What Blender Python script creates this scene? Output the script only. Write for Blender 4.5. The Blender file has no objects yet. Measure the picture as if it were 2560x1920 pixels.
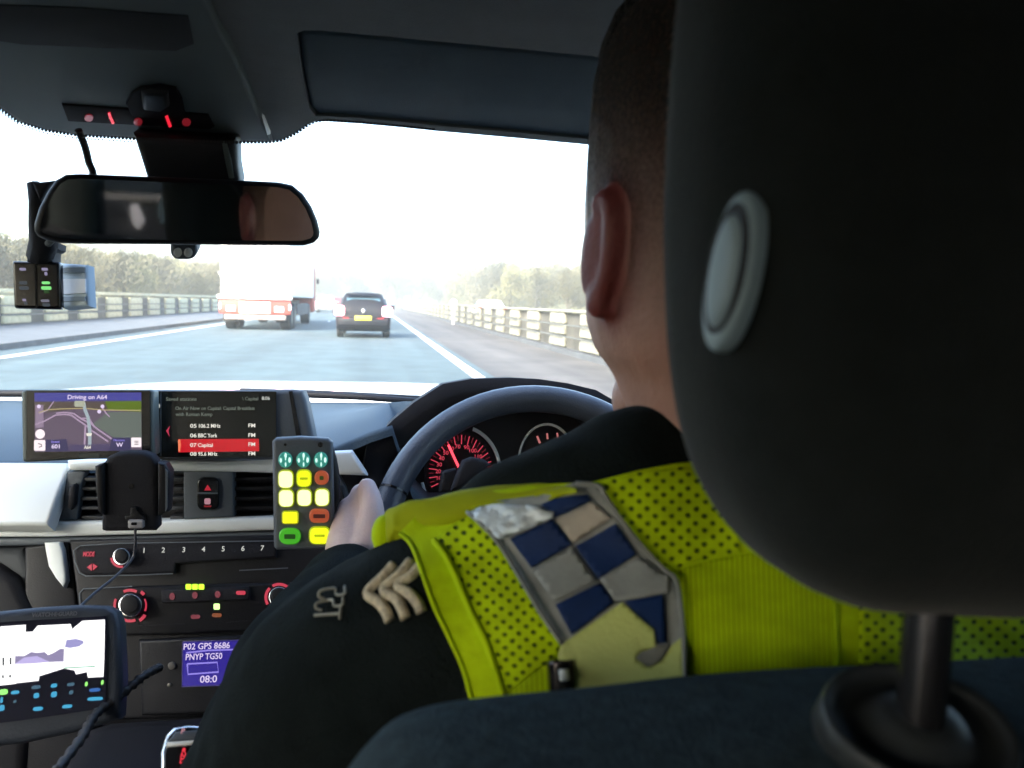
import bpy, bmesh, math, random
from mathutils import Vector, Matrix, noise
from mathutils.bvhtree import BVHTree
from mathutils.geometry import tessellate_polygon
random.seed(7)
sc = bpy.context.scene
COL = sc.collection
R = math.radians
# ------------------------------------------------------------------ camera
F = 1971.0; W0, H0 = 2560, 1920
EXPO = 4.1
def _basis():
    fw = Vector(((931 - 1280) / F, (960 - 753) / F, -1)).normalized()
    r = R(1.6); d = Vector((math.cos(r), -math.sin(r), 0))
    up = d.cross(fw).normalized(); ri = fw.cross(up)
    return Matrix((ri, fw, up))
RM = _basis(); CAM = Vector((0, 0, 1.18))
def ray(px, py):
    return RM @ Vector(((px - 1280) / F, (960 - py) / F, -1))
def pt(px, py, Y):                      # the point seen at source pixel px,py that lies Y metres ahead
    w = ray(px, py); return CAM + w * (Y / w.y)
def proj(p):
    c = RM.transposed() @ (Vector(p) - CAM); return 1280 + F * c.x / -c.z, 960 - F * c.y / -c.z
cd = bpy.data.cameras.new('camera'); cam = bpy.data.objects.new('camera', cd); COL.objects.link(cam)
cam.matrix_world = Matrix.Translation(CAM) @ RM.to_4x4()
cd.sensor_width = 36; cd.lens = 36 * F / W0; cd.clip_start = 0.01; cd.clip_end = 3000
cd.dof.use_dof = True; cd.dof.focus_distance = .95; cd.dof.aperture_fstop = 11
sc.camera = cam
# ------------------------------------------------------------------ light
wd = bpy.data.worlds.new('World'); sc.world = wd; wd.use_nodes = True
nt = wd.node_tree; bg = nt.nodes['Background']
sky = nt.nodes.new('ShaderNodeTexSky'); sky.sky_type = 'NISHITA'; sky.sun_disc = False
SUN_EL, SUN_ROT = 34.0, -135.0
sky.sun_elevation = R(SUN_EL); sky.sun_rotation = R(SUN_ROT)
sky.air_density = 1.0; sky.dust_density = 3.5; sky.ozone_density = 1.5
nt.links.new(sky.outputs[0], bg.inputs[0]); bg.inputs[1].default_value = 0.075
sd = bpy.data.lights.new('sun', 'SUN'); sd.energy = .5; sd.angle = R(24); sd.color = (1, .95, .87)
so = bpy.data.objects.new('sun', sd); COL.objects.link(so)
sv = Vector((math.sin(R(SUN_ROT)) * math.cos(R(SUN_EL)), math.cos(R(SUN_ROT)) * math.cos(R(SUN_EL)), math.sin(R(SUN_EL))))
so.rotation_euler = sv.to_track_quat('Z', 'Y').to_euler()
sc.view_settings.view_transform = 'Standard'; sc.view_settings.look = 'None'
sc.view_settings.exposure = EXPO; sc.view_settings.gamma = 1
sc.render.engine = 'CYCLES'
sc.cycles.use_denoising = True; sc.cycles.max_bounces = 10; sc.cycles.diffuse_bounces = 5
sc.cycles.transparent_max_bounces = 24; sc.cycles.caustics_reflective = False; sc.cycles.caustics_refractive = False
sc.cycles.volume_bounces = 1; sc.cycles.sample_clamp_indirect = 4
# ------------------------------------------------------------------ materials
def lin(h):
    if isinstance(h, (tuple, list)): return tuple(h) + (1,)
    v = [int(h[i:i + 2], 16) / 255 for i in (0, 2, 4)]
    return tuple((c / 12.92 if c <= .04045 else ((c + .055) / 1.055) ** 2.4) for c in v) + (1,)
def M(name, col, rough=.6, metal=0, var=0.0, vs=20, bump=0.0, bs=200, coat=0, spec=.5, col2=None, sss=0, sheen=0):
    m = bpy.data.materials.new(name); m.use_nodes = True; n = m.node_tree.nodes; l = m.node_tree.links
    b = n['Principled BSDF']; c = lin(col)
    b.inputs['Base Color'].default_value = c; b.inputs['Roughness'].default_value = rough
    b.inputs['Metallic'].default_value = metal; b.inputs['Coat Weight'].default_value = coat
    b.inputs['Specular IOR Level'].default_value = spec
    if sheen: b.inputs['Sheen Weight'].default_value = sheen; b.inputs['Sheen Roughness'].default_value = .5
    if sss:
        b.inputs['Subsurface Weight'].default_value = sss; b.inputs['Subsurface Radius'].default_value = (.012, .004, .002); b.inputs['Subsurface Scale'].default_value = 1
    tc = n.new('ShaderNodeTexCoord')
    if var or col2:
        t = n.new('ShaderNodeTexNoise'); t.inputs['Scale'].default_value = vs; t.inputs['Detail'].default_value = 6
        l.new(tc.outputs['Object'], t.inputs['Vector'])
        rp = n.new('ShaderNodeValToRGB'); rp.color_ramp.elements[0].position = .3; rp.color_ramp.elements[1].position = .7
        k = lin(col2) if col2 else tuple(min(1, x * (1 + var)) for x in c[:3]) + (1,)
        rp.color_ramp.elements[0].color = c if col2 else tuple(x * (1 - var) for x in c[:3]) + (1,)
        rp.color_ramp.elements[1].color = k
        l.new(t.outputs[0], rp.inputs[0]); l.new(rp.outputs[0], b.inputs['Base Color'])
    if bump:
        t2 = n.new('ShaderNodeTexNoise'); t2.inputs['Scale'].default_value = bs; t2.inputs['Detail'].default_value = 3
        l.new(tc.outputs['Object'], t2.inputs['Vector'])
        bp = n.new('ShaderNodeBump'); bp.inputs['Strength'].default_value = bump; bp.inputs['Distance'].default_value = .002
        l.new(t2.outputs[0], bp.inputs['Height']); l.new(bp.outputs[0], b.inputs['Normal'])
    return m
def EM(name, col, k=1.0, base=(.02, .02, .02)):
    m = M(name, base, .4); b = m.node_tree.nodes['Principled BSDF']
    b.inputs['Emission Color'].default_value = lin(col); b.inputs['Emission Strength'].default_value = k / 2 ** EXPO
    return m
def glass(name, tint=(.93, .97, .96), gloss=1.0):
    m = bpy.data.materials.new(name); m.use_nodes = True; n = m.node_tree.nodes; l = m.node_tree.links
    n.remove(n['Principled BSDF']); out = n['Material Output']
    a = n.new('ShaderNodeBsdfTransparent'); a.inputs[0].default_value = tuple(tint) + (1,)
    g = n.new('ShaderNodeBsdfGlossy'); g.inputs['Roughness'].default_value = .02
    fr = n.new('ShaderNodeFresnel'); fr.inputs[0].default_value = 1.35
    mx = n.new('ShaderNodeMixShader'); mu = n.new('ShaderNodeMath'); mu.operation = 'MULTIPLY'; mu.inputs[1].default_value = gloss
    l.new(fr.outputs[0], mu.inputs[0]); l.new(mu.outputs[0], mx.inputs[0])
    l.new(a.outputs[0], mx.inputs[1]); l.new(g.outputs[0], mx.inputs[2]); l.new(mx.outputs[0], out.inputs[0])
    return m
# ------------------------------------------------------------------ object helpers
def link(o, parent=None):
    COL.objects.link(o)
    if parent is not None: o.parent = parent; o.matrix_parent_inverse = parent.matrix_world.inverted()
    return o
def thing(name, label, cat, loc=(0, 0, 0), group=None, rz=0):
    o = bpy.data.objects.new(name, None); o.empty_display_size = .1
    o.location = loc; o.rotation_euler = (0, 0, rz); o.matrix_world = Matrix.Translation(loc) @ Matrix.Rotation(rz, 4, 'Z')
    COL.objects.link(o); tag(o, label, cat, group); return o
def tag(o, label=None, cat=None, group=None, kind=None):
    if label: o['label'] = label
    if cat: o['category'] = cat
    if group: o['group'] = group
    if kind: o['kind'] = kind
    return o
def mk(name, vs, fs, mat, parent=None, smooth=False, uv=None, kind=None):
    me = bpy.data.meshes.new(name); me.from_pydata([tuple(v) for v in vs], [], fs); me.validate(); me.update()
    for x in (mat if isinstance(mat, (list, tuple)) else [mat]): me.materials.append(x)
    if smooth: me.polygons.foreach_set('use_smooth', [True] * len(me.polygons))
    if uv:
        ul = me.uv_layers.new(name='UVMap')
        for lp in me.loops: ul.data[lp.index].uv = uv[lp.vertex_index]
    o = bpy.data.objects.new(name, me); link(o, parent)
    if kind: o['kind'] = kind
    return o
def bmo(name, bm, mat, parent=None, smooth=False, kind=None, angle=None):
    bmesh.ops.recalc_face_normals(bm, faces=bm.faces)
    me = bpy.data.meshes.new(name); bm.to_mesh(me); bm.free()
    for x in (mat if isinstance(mat, (list, tuple)) else [mat]): me.materials.append(x)
    if smooth:
        me.polygons.foreach_set('use_smooth', [True] * len(me.polygons))
        if angle: me.set_sharp_from_angle(angle=R(angle))
    o = bpy.data.objects.new(name, me); link(o, parent)
    if kind: o['kind'] = kind
    return o
def bbox(bm, c, s, rot=None, bev=0, seg=2):
    r = bmesh.ops.create_cube(bm, size=1)['verts']
    m = Matrix.Translation(c) @ (rot.to_4x4() if rot else Matrix()) @ Matrix.Diagonal((s[0], s[1], s[2], 1))
    bmesh.ops.transform(bm, matrix=m, verts=r)
    if bev:
        es = list({e for v in r for e in v.link_edges}); bmesh.ops.bevel(bm, geom=es, offset=bev, segments=seg, affect='EDGES', profile=.5)
def box(name, c, s, mat, parent=None, rot=None, bev=0, kind=None):
    bm = bmesh.new(); bbox(bm, Vector(c), s, rot, bev); return bmo(name, bm, mat, parent, bool(bev), kind, 50 if bev else None)
def rings(bm, rs, close=True, cap=True):
    vr = [[bm.verts.new(p) for p in r] for r in rs]; n = len(rs[0])
    for a, b in zip(vr, vr[1:]):
        for i in range(n if close else n - 1):
            j = (i + 1) % n
            try: bm.faces.new((a[i], a[j], b[j], b[i]))
            except ValueError: pass
    if cap:
        try: bm.faces.new(vr[0]); bm.faces.new(list(reversed(vr[-1])))
        except ValueError: pass
    return vr
def tube(bm, ps, r, n=10, cap=True):
    ps = [Vector(p) for p in ps]; rr = r if isinstance(r, (list, tuple)) else [r] * len(ps)
    out = []; t0 = (ps[1] - ps[0]).normalized(); up = Vector((0, 0, 1)) if abs(t0.z) < .9 else Vector((1, 0, 0))
    nrm = t0.cross(up).normalized()
    for i, p in enumerate(ps):
        t = (ps[min(i + 1, len(ps) - 1)] - ps[max(i - 1, 0)]).normalized()
        nrm = (nrm - t * nrm.dot(t)).normalized(); bn = t.cross(nrm)
        out.append([p + (nrm * math.cos(a) + bn * math.sin(a)) * rr[i] for a in [2 * math.pi * k / n for k in range(n)]])
    rings(bm, out, True, cap)
def smooth_path(ps, k=6):
    ps = [Vector(p) for p in ps]; o = []
    for i in range(len(ps) - 1):
        a, b, c, d = ps[max(i - 1, 0)], ps[i], ps[i + 1], ps[min(i + 2, len(ps) - 1)]
        for j in range(k):
            t = j / k; o.append(.5 * ((2 * b) + (c - a) * t + (2 * a - 5 * b + 4 * c - d) * t * t + (3 * b - a - 3 * c + d) * t ** 3))
    return o + [ps[-1]]
def ell(bm, c, s, rot=None, u=20, v=12):
    r = bmesh.ops.create_uvsphere(bm, u_segments=u, v_segments=v, radius=1)['verts']
    bmesh.ops.transform(bm, matrix=Matrix.Translation(c) @ (rot.to_4x4() if rot else Matrix()) @ Matrix.Diagonal((s[0], s[1], s[2], 1)), verts=r)
def limb(bm, ps, rs, n=16):
    ps = smooth_path(ps, 5); m = len(rs) - 1; rr = []
    for i in range(len(ps)):
        t = i / 5; k = min(int(t), m - 1); rr.append(rs[k] + (rs[k + 1] - rs[k]) * (t - k))
    tube(bm, ps, rr, n)
    ell(bm, ps[0], (rr[0],) * 3); ell(bm, ps[-1], (rr[-1],) * 3)
def fuse(name, bm, voxel, sm, mat, parent, fn=None):
    me = bpy.data.meshes.new(name); bmesh.ops.recalc_face_normals(bm, faces=bm.faces); bm.to_mesh(me); bm.free()
    o = bpy.data.objects.new(name, me); COL.objects.link(o)
    m = o.modifiers.new('r', 'REMESH'); m.mode = 'VOXEL'; m.voxel_size = voxel
    s = o.modifiers.new('s', 'SMOOTH'); s.iterations = sm; s.factor = .5
    dg = bpy.context.evaluated_depsgraph_get(); me2 = bpy.data.meshes.new_from_object(o.evaluated_get(dg))
    bpy.data.objects.remove(o); bpy.data.meshes.remove(me)
    me2.name = name; me2.materials.clear()
    for x in (mat if isinstance(mat, (list, tuple)) else [mat]): me2.materials.append(x)
    if fn: fn(me2)
    me2.polygons.foreach_set('use_smooth', [True] * len(me2.polygons))
    o = bpy.data.objects.new(name, me2); link(o, parent); return o
class Pl:
    """a real plane in the place; at(px,py) is the point of it seen at that pixel"""
    def __init__(s, p, n): s.p = Vector(p); s.n = Vector(n).normalized(); s.n = s.n if s.n.dot(CAM - s.p) > 0 else -s.n
    def at(s, px, py, off=0):
        w = ray(px, py); q = s.p + s.n * off; return CAM + w * ((q - CAM).dot(s.n) / w.dot(s.n))
    def frame(s, px, py, ang=0):
        o = s.at(px, py); u = s.at(px + 10, py) - o; k = u.length / 10; u.normalize(); v = s.n.cross(u)
        if v.dot(s.at(px, py - 10) - o) < 0: v = -v
        c, q = math.cos(ang), math.sin(ang); return o, u * c + v * q, v * c - u * q, k
def pl3(a, b, c): return Pl(a, (b - a).cross(c - a))
def area2(q): return sum(q[i][0] * q[(i + 1) % len(q)][1] - q[(i + 1) % len(q)][0] * q[i][1] for i in range(len(q)))
def inset(q, d):
    n = len(q); sg = 1 if area2(q) > 0 else -1; out = []
    for i in range(n):
        a, b, c = Vector(q[i - 1]), Vector(q[i]), Vector(q[(i + 1) % n])
        e1 = (b - a).normalized(); e2 = (c - b).normalized()
        n1 = Vector((-e1.y, e1.x)) * sg; n2 = Vector((-e2.y, e2.x)) * sg; m = n1 + n2
        if m.length < 1e-6: m = n1
        m.normalize(); out.append(b + m * d / max(.5, m.dot(n1)))
    return out
def slab(name, px, pl, th, mat, parent, off=0, bev=0, seg=3, smooth=True, kind=None):
    """outline px given in pixels, standing on plane pl; front face at off, th thick behind it"""
    P = [pl.at(x, y, off) for x, y in px]; o = P[0]
    u = (P[1] - P[0]).normalized(); v = pl.n.cross(u)
    q = [Vector(((p - o).dot(u), (p - o).dot(v))) for p in P]
    rs = [(q, -th)]
    if bev:
        for k in range(seg + 1):
            a = math.pi / 2 * k / seg; rs.append((inset(q, bev * (1 - math.cos(a))), -bev + bev * math.sin(a)))
    else: rs.append((q, 0))
    bm = bmesh.new(); rings(bm, [[o + u * p[0] + v * p[1] + pl.n * h for p in r] for r, h in rs])
    ng = [f for f in bm.faces if len(f.verts) > 4]; bmesh.ops.triangulate(bm, faces=ng)
    return bmo(name, bm, mat, parent, smooth, kind, 35)
def rr(x0, y0, x1, y1, r, n=4):
    r = min(r, abs(x1 - x0) / 2.01, abs(y1 - y0) / 2.01); o = []
    for cx, cy, a0 in ((x1 - r, y0 + r, -90), (x1 - r, y1 - r, 0), (x0 + r, y1 - r, 90), (x0 + r, y0 + r, 180)):
        for k in range(n + 1):
            a = R(a0 + 90 * k / n); o.append((cx + r * math.cos(a), cy + r * math.sin(a)))
    return o
def qmap(quad, poly):      # unit square outline -> quad (tl,tr,br,bl)
    (ax, ay), (bx, by), (cx, cy), (dx, dy) = quad; o = []
    for u, v in poly:
        o.append(((ax * (1 - u) + bx * u) * (1 - v) + (dx * (1 - u) + cx * u) * v, (ay * (1 - u) + by * u) * (1 - v) + (dy * (1 - u) + cy * u) * v))
    return o
def rq(quad, r=.06, asp=1, n=4):
    p = rr(0, 0, asp, 1, r, n); return qmap(quad, [(x / asp, y) for x, y in p])
def circ(cx, cy, rx, ry=None, n=24, a0=0, a1=360):
    ry = ry or rx; full = (a1 - a0) == 360
    return [(cx + rx * math.cos(R(a0 + (a1 - a0) * k / (n if full else n - 1))), cy + ry * math.sin(R(a0 + (a1 - a0) * k / (n if full else n - 1)))) for k in range(n)]
def arcband(cx, cy, r0, r1, a0, a1, n=16, ey=1):
    return circ(cx, cy, r1, r1 * ey, n, a0, a1) + circ(cx, cy, r0, r0 * ey, n, a1, a0)
def text(s, px, py, h, pl, mat, parent, off=.0015, ang=0, wid=None, align='CENTER', name='lettering', bold=0, ext=.0002):
    """lettering of cap height h pixels centred at px,py on plane pl"""
    c = bpy.data.curves.new(name, 'FONT'); c.body = s; o_, u, v, k = pl.frame(px, py, ang)
    c.align_x = align; c.align_y = 'CENTER'; c.size = h * k / .70; c.extrude = ext; c.offset = bold * c.size; c.resolution_u = 3
    t = bpy.data.objects.new('t', c); COL.objects.link(t)
    me = bpy.data.meshes.new_from_object(t.evaluated_get(bpy.context.evaluated_depsgraph_get())); bpy.data.objects.remove(t); bpy.data.curves.remove(c)
    me.name = name; me.materials.clear(); me.materials.append(mat); xs = [w.co.x for w in me.vertices]
    sx = wid * k / max(max(xs) - min(xs), 1e-6) if wid else 1
    if align == 'CENTER' and wid: sh = (max(xs) + min(xs)) / 2
    else: sh = 0
    m = Matrix((u, v, pl.n)).transposed().to_4x4(); m.translation = o_ + pl.n * off
    me.transform(m @ Matrix.Diagonal((sx, 1, 1, 1)) @ Matrix.Translation((-sh, 0, 0)))
    o = bpy.data.objects.new(name, me); link(o, parent); return o
def line(name, pts, w, pl, mat, parent, off=.001, th=.0008):
    """a printed or raised line w pixels wide along pixel points"""
    L = []; Rr = []
    for i, (x, y) in enumerate(pts):
        a = pts[max(i - 1, 0)]; b = pts[min(i + 1, len(pts) - 1)]; dx, dy = b[0] - a[0], b[1] - a[1]; q = math.hypot(dx, dy) or 1
        L.append((x - dy / q * w / 2, y + dx / q * w / 2)); Rr.append((x + dy / q * w / 2, y - dx / q * w / 2))
    vs = [pl.at(x, y, off) for x, y in L] + [pl.at(x, y, off) for x, y in Rr]; n = len(pts)
    vs += [v - pl.n * th for v in vs]; fs = []
    for i in range(n - 1): fs += [(i, i + 1, n + i + 1, n + i), (i, 2 * n + i, 2 * n + i + 1, i + 1), (n + i, n + i + 1, 3 * n + i + 1, 3 * n + i)]
    fs += [(0, n, 3 * n, 2 * n), (n - 1, 3 * n - 1, 4 * n - 1, 2 * n - 1)]
    return mk(name, vs, fs, mat, parent)
# ================================================================== OUTSIDE
m_road = M('asphalt', (.064, .092, .096), .8, var=.2, vs=1.2, bump=.5, bs=60)
def track_shade(m, lo):  # darker lengthwise streaks: tyre tracks and shade bands put into the colour
    n = m.node_tree.nodes; l = m.node_tree.links; tc = n.new('ShaderNodeTexCoord'); mp = n.new('ShaderNodeMapping'); mp.inputs['Scale'].default_value = (1.1, .035, 1)
    t = n.new('ShaderNodeTexNoise'); t.inputs['Scale'].default_value = 1; t.inputs['Detail'].default_value = 8; l.new(tc.outputs['Object'], mp.inputs[0]); l.new(mp.outputs[0], t.inputs['Vector'])
    r = n.new('ShaderNodeValToRGB'); r.color_ramp.elements[0].position = .38; r.color_ramp.elements[1].position = .62; r.color_ramp.elements[0].color = (lo, lo, lo, 1); l.new(t.outputs[0], r.inputs[0])
    b = n['Principled BSDF']; s = b.inputs['Base Color'].links[0].from_socket; x = n.new('ShaderNodeMixRGB'); x.blend_type = 'MULTIPLY'; x.inputs[0].default_value = 1; l.new(s, x.inputs[1]); l.new(r.outputs[0], x.inputs[2]); l.new(x.outputs[0], b.inputs['Base Color'])
track_shade(m_road, .72)
m_shoulder = M('worn_asphalt', (.090, .080, .072), .9, var=.25, vs=.8, bump=.5, bs=40)
track_shade(m_shoulder, .6)
m_verge = M('pale_paving', (.075, .08, .085), .8, var=.2, vs=1.5, bump=.3, bs=30)
m_paint = M('road_paint', (.72, .72, .70), .6, var=.12, vs=6)
m_conc2 = M('cream_concrete', (.50, .46, .30), .85, var=.18, vs=3, bump=.4, bs=30)
m_conc = M('pale_concrete', (.25, .24, .19), .85, var=.18, vs=3, bump=.4, bs=30)
m_wall = M('stained_wall', (.085, .08, .065), .9, var=.35, vs=1.5, bump=.4, bs=20)
m_rail = M('weathered_rail', (.12, .12, .10), .5, .3, var=.2, vs=4)
m_grass = M('field_grass', (.07, .085, .03), .9, var=.4, vs=.3)
def sheet(name, x0, x1, y0, y1, z, mat, nx=1, ny=1):
    o = mk(name, [(x0, y0, z), (x1, y0, z), (x1, y1, z), (x0, y1, z)], [(0, 1, 2, 3)], mat); return tag(o, kind='structure')
sheet('ground', -340, 340, -200, 1240, -.06, m_grass)
sheet('road', -7.3, 1.98, -20, 1230, 0, m_road)
def solidbox(name, x0, x1, y0, y1, z0, z1, mat):
    o = box(name, ((x0 + x1) / 2, (y0 + y1) / 2, (z0 + z1) / 2), (x1 - x0, y1 - y0, z1 - z0), mat); return tag(o, kind='structure')
solidbox('verge', -11.7, -7.45, -20, 1230, -.05, .11, m_verge)
solidbox('kerb', -7.45, -7.30, -20, 1230, -.05, .125, M('kerb_stone', (.09, .09, .09), .8, var=.2, vs=4))
sheet('central_strip', 1.98, 5.2, -20, 1230, .003, m_shoulder)
sheet('opposite_road', 5.6, 14.5, -20, 1230, .0, m_road)
def strip(x, y0, y1, w=.16):
    o = mk('road_marking', [(x - w / 2, y0, .008), (x + w / 2, y0, .008), (x + w / 2, y1, .008), (x - w / 2, y1, .008)], [(0, 1, 2, 3)], m_paint); return tag(o, kind='structure')
strip(-6.45, -20, 1230, .2); strip(1.70, -20, 1230, .2); strip(13.9, -20, 1230, .2)
for k in range(5): strip(-2.35, 44 + 9 * k, 46 + 9 * k, .12)
# ---- parapets: a row of pale panels behind three rails
def parapet(name, X, side, y0, y1, step, pw, label, h=1.12, m_conc=None):
    t = thing(name, label, 'parapet', (X, y0, 0))
    n = int((y1 - y0) / step)
    bm = bmesh.new(); bbox(bm, Vector((0, 0, 0)), (.14, pw, .30), None, .06, 3); me = bpy.data.meshes.new('panel')
    bmesh.ops.recalc_face_normals(bm, faces=bm.faces); bm.to_mesh(me); bm.free(); me.materials.append(m_conc)
    me2 = me.copy(); me2.transform(Matrix.Diagonal((1, 1, .85, 1)))
    for k in range(n):
        for z, mm in ((.27, me2), (.58, me2), (.88, me)):
            o = bpy.data.objects.new('panel', mm); link(o, t); o.matrix_basis = Matrix.Translation((X, y0 + step * (k + .5), z))
    box('wall_face', (X + .10 * (-side), (y0 + y1) / 2, .52), (.1, y1 - y0, 1.0), m_wall, t)
    for k in range(n + 1):
        o = box('post', (X - .22 * side, y0 + step * k, .52), (.07, .10, 1.0), m_wall, t)
    bm = bmesh.new(); bbox(bm, Vector((X, (y0 + y1) / 2, h - .03)), (.2, y1 - y0, .06 if side < 0 else .12), None, .015, 1); bmo('coping', bm, m_conc, t)
    for z in (.43, .72):
        bm = bmesh.new(); bbox(bm, Vector((X + .12 * side, (y0 + y1) / 2, z)), (.04, y1 - y0, .035), None, .012, 1); bmo('rail', bm, m_rail, t)
    bm = bmesh.new(); bbox(bm, Vector((X, (y0 + y1) / 2, .04)), (.34, y1 - y0, .18)); bmo('plinth', bm, m_verge, t)
    return t
parapet('parapet', -11.4, 1, 10, 139, 3.3, 2.0, 'long pale parapet with rounded panels beyond the grey verge on the lorry side', 1.22, m_conc2)
parapet('parapet', 4.85, -1, 6, 132, 3.2, 1.55, 'pale panelled parapet with a thick top rail beside the brown central strip', 1.10, m_conc)
# ---- trees
m_bark = M('bark', (.10, .085, .06), .9, var=.2, vs=8)
m_leafs = [M('olive_twigs', (.13, .115, .045), .8, var=.35, vs=1.2), M('yellow_green_twigs', (.17, .155, .06), .8, var=.3, vs=1.0), M('dull_twigs', (.12, .105, .055), .8, var=.3, vs=1.0)]
def tree_mesh(seed, h, w, lm, n=1500):
    rg = random.Random(seed); bm = bmesh.new()
    tube(bm, [(0, 0, -.1), (.05 * h * (rg.random() - .5), 0, h * .35), (.1 * (rg.random() - .5), .05, h * .8)], [h * .03, h * .02, h * .006], 7)
    cl = []
    for k in range(11):
        a = rg.random() * 6.28; z0 = h * (.04 + .6 * rg.random()); L = w * (.22 + .34 * rg.random())
        e = Vector((math.cos(a) * L, math.sin(a) * L, z0 + h * (.08 + .28 * rg.random())))
        tube(bm, [(0, 0, z0), e * .5 + Vector((0, 0, z0 * .45)), e], [h * .012, h * .007, h * .002], 5); cl.append((e, w * (.22 + .16 * rg.random())))
    for k in range(5): cl.append((Vector((w * .2 * (rg.random() - .5), w * .2 * (rg.random() - .5), h * (.55 + .4 * rg.random()))), w * .24))
    bmesh.ops.recalc_face_normals(bm, faces=bm.faces)
    tm = bpy.data.meshes.new('trunk'); bm.to_mesh(tm); bm.free(); tm.materials.append(m_bark)
    vs, fs = [], []
    for k in range(n):
        c, r = rg.choice(cl); d = Vector((rg.gauss(0, 1), rg.gauss(0, 1), rg.gauss(0, 1))).normalized() * r * (rg.random() ** .45)
        p = c + d; s = .07 + .16 * rg.random(); a = Vector((rg.gauss(0, 1), rg.gauss(0, 1), rg.gauss(0, 1))).normalized(); b = a.orthogonal().normalized()
        i = len(vs); a.z = abs(a.z) + .4; a.normalize(); b = a.orthogonal().normalized(); vs += [p - a * s - b * s * .22, p + a * s - b * s * .10, p + a * s * .9 + b * s * .22, p - a * s * .8 + b * s * .25]; fs.append((i, i + 1, i + 2, i + 3))
    cm = bpy.data.meshes.new('crown'); cm.from_pydata([tuple(v) for v in vs], [], fs); cm.materials.append(lm); return tm, cm
TM = [tree_mesh(s, 6, w, m_leafs[s % 3], 5200) for s, w in ((1, 4.2), (2, 5.0), (3, 3.8), (4, 4.6), (5, 5.4))]
def tree(x, y, s, label, group, k=None):
    tm, cm = TM[random.randrange(5) if k is None else k]
    t = thing('tree', label, 'tree', (x, y, -.05), group, random.random() * 6.28); mw = t.matrix_world.copy() @ Matrix.Diagonal((s, s, s, 1))
    for nm, me in (('trunk', tm), ('crown', cm)):
        o = bpy.data.objects.new(nm, me); COL.objects.link(o); o.parent = t; o.matrix_basis = Matrix.Diagonal((s, s, s, 1))
rg = random.Random(3)
for i in range(64):
    y = 20 + i * 2.0 + rg.uniform(-1, 1); x = -(15.5 + rg.random() * 5 + (i % 3) * 4.5)
    tree(x, y, .52 + .16 * rg.random() + (i % 3) * .12 + max(0, (y - 60)) * .0032, 'olive tree in the dense thicket behind the verge parapet', 'thicket behind the verge parapet')
for i in range(70):
    y = 60 + i * 3.0 + rg.uniform(-2, 2); x = 19 + rg.random() * 10 + (i % 3) * 5
    s = .50 + .2 * rg.random() + max(0, 1 - abs(y - 145) / 70) * .85 + (.35 if y > 190 else 0)
    tree(x, y, s, 'hazy bare-looking tree in the wood beyond the central parapet', 'wood beyond the central parapet')
for i in range(26):
    tree(-34 + i * 3.1 + rg.uniform(-1, 1), 250 + rg.uniform(-22, 22), 1.5 + .6 * rg.random(), 'pale distant tree at the far end of the road', 'distant trees at the end of the road')
# rough banks under the trees
def bank(name, x0, x1, y0, y1, h):
    nx, ny = 10, 150; vs = []
    for j in range(ny + 1):
        for i in range(nx + 1):
            u = i / nx; x = x0 + (x1 - x0) * u; y = y0 + (y1 - y0) * j / ny
            vs.append((x, y, -.08 + h * min(1, u * 2.2) * (.75 + .5 * noise.noise(Vector((x * .15, y * .11, 1))) + .3 * noise.noise(Vector((x * .6, y * .5, 2))))))
    fs = [(j * (nx + 1) + i, j * (nx + 1) + i + 1, (j + 1) * (nx + 1) + i + 1, (j + 1) * (nx + 1) + i) for j in range(ny) for i in range(nx)]
    o = mk(name, vs, fs, M('scrub_' + name, (.10, .095, .035), .95, col2=(.15, .135, .055), vs=.8, bump=1, bs=4), None, True); tag(o, kind='structure')
bank('bank', -13.5, -40, -10, 330, 1.9); bank('embankment', 17, 50, -10, 420, 2.2)
# ---- vehicles
m_tyre = M('tyre_rubber', (.03, .03, .03), .8); m_dark = M('dark_underbody', (.04, .04, .045), .7)
m_wht = M('white_panel', (.80, .76, .72), .45, var=.05, vs=2); m_red = M('red_chassis_paint', (.36, .07, .05), .5, var=.2, vs=3)
m_tail = EM('tail_lamp_lit', 'ffb0bc', 14.0, (.5, .02, .02)); m_tail2 = EM('tail_lamp_faint', 'ff3030', .6, (.5, .02, .02))
m_carglass = M('car_glass', (.06, .11, .14), .2, spec=.6)
def wheel(p, r, w, parent):
    bm = bmesh.new(); rs = []
    for x, q in ((-w / 2, r * .86), (-w / 2 * .8, r), (w / 2 * .8, r), (w / 2, r * .86)):
        rs.append([Vector((p[0] + x, p[1] + q * math.cos(a), p[2] + q * math.sin(a))) for a in [6.283 * k / 20 for k in range(20)]])
    rings(bm, rs); o = bmo('wheel', bm, m_tyre, parent, True, None, 40)
    bm = bmesh.new(); rings(bm, [[Vector((p[0] + x, p[1] + r * .55 * math.cos(a), p[2] + r * .55 * math.sin(a))) for a in [6.283 * k / 14 for k in range(14)]] for x in (-w / 2 - .01, w / 2 + .01)])
    bmo('rim', bm, m_rail, o)
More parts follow.
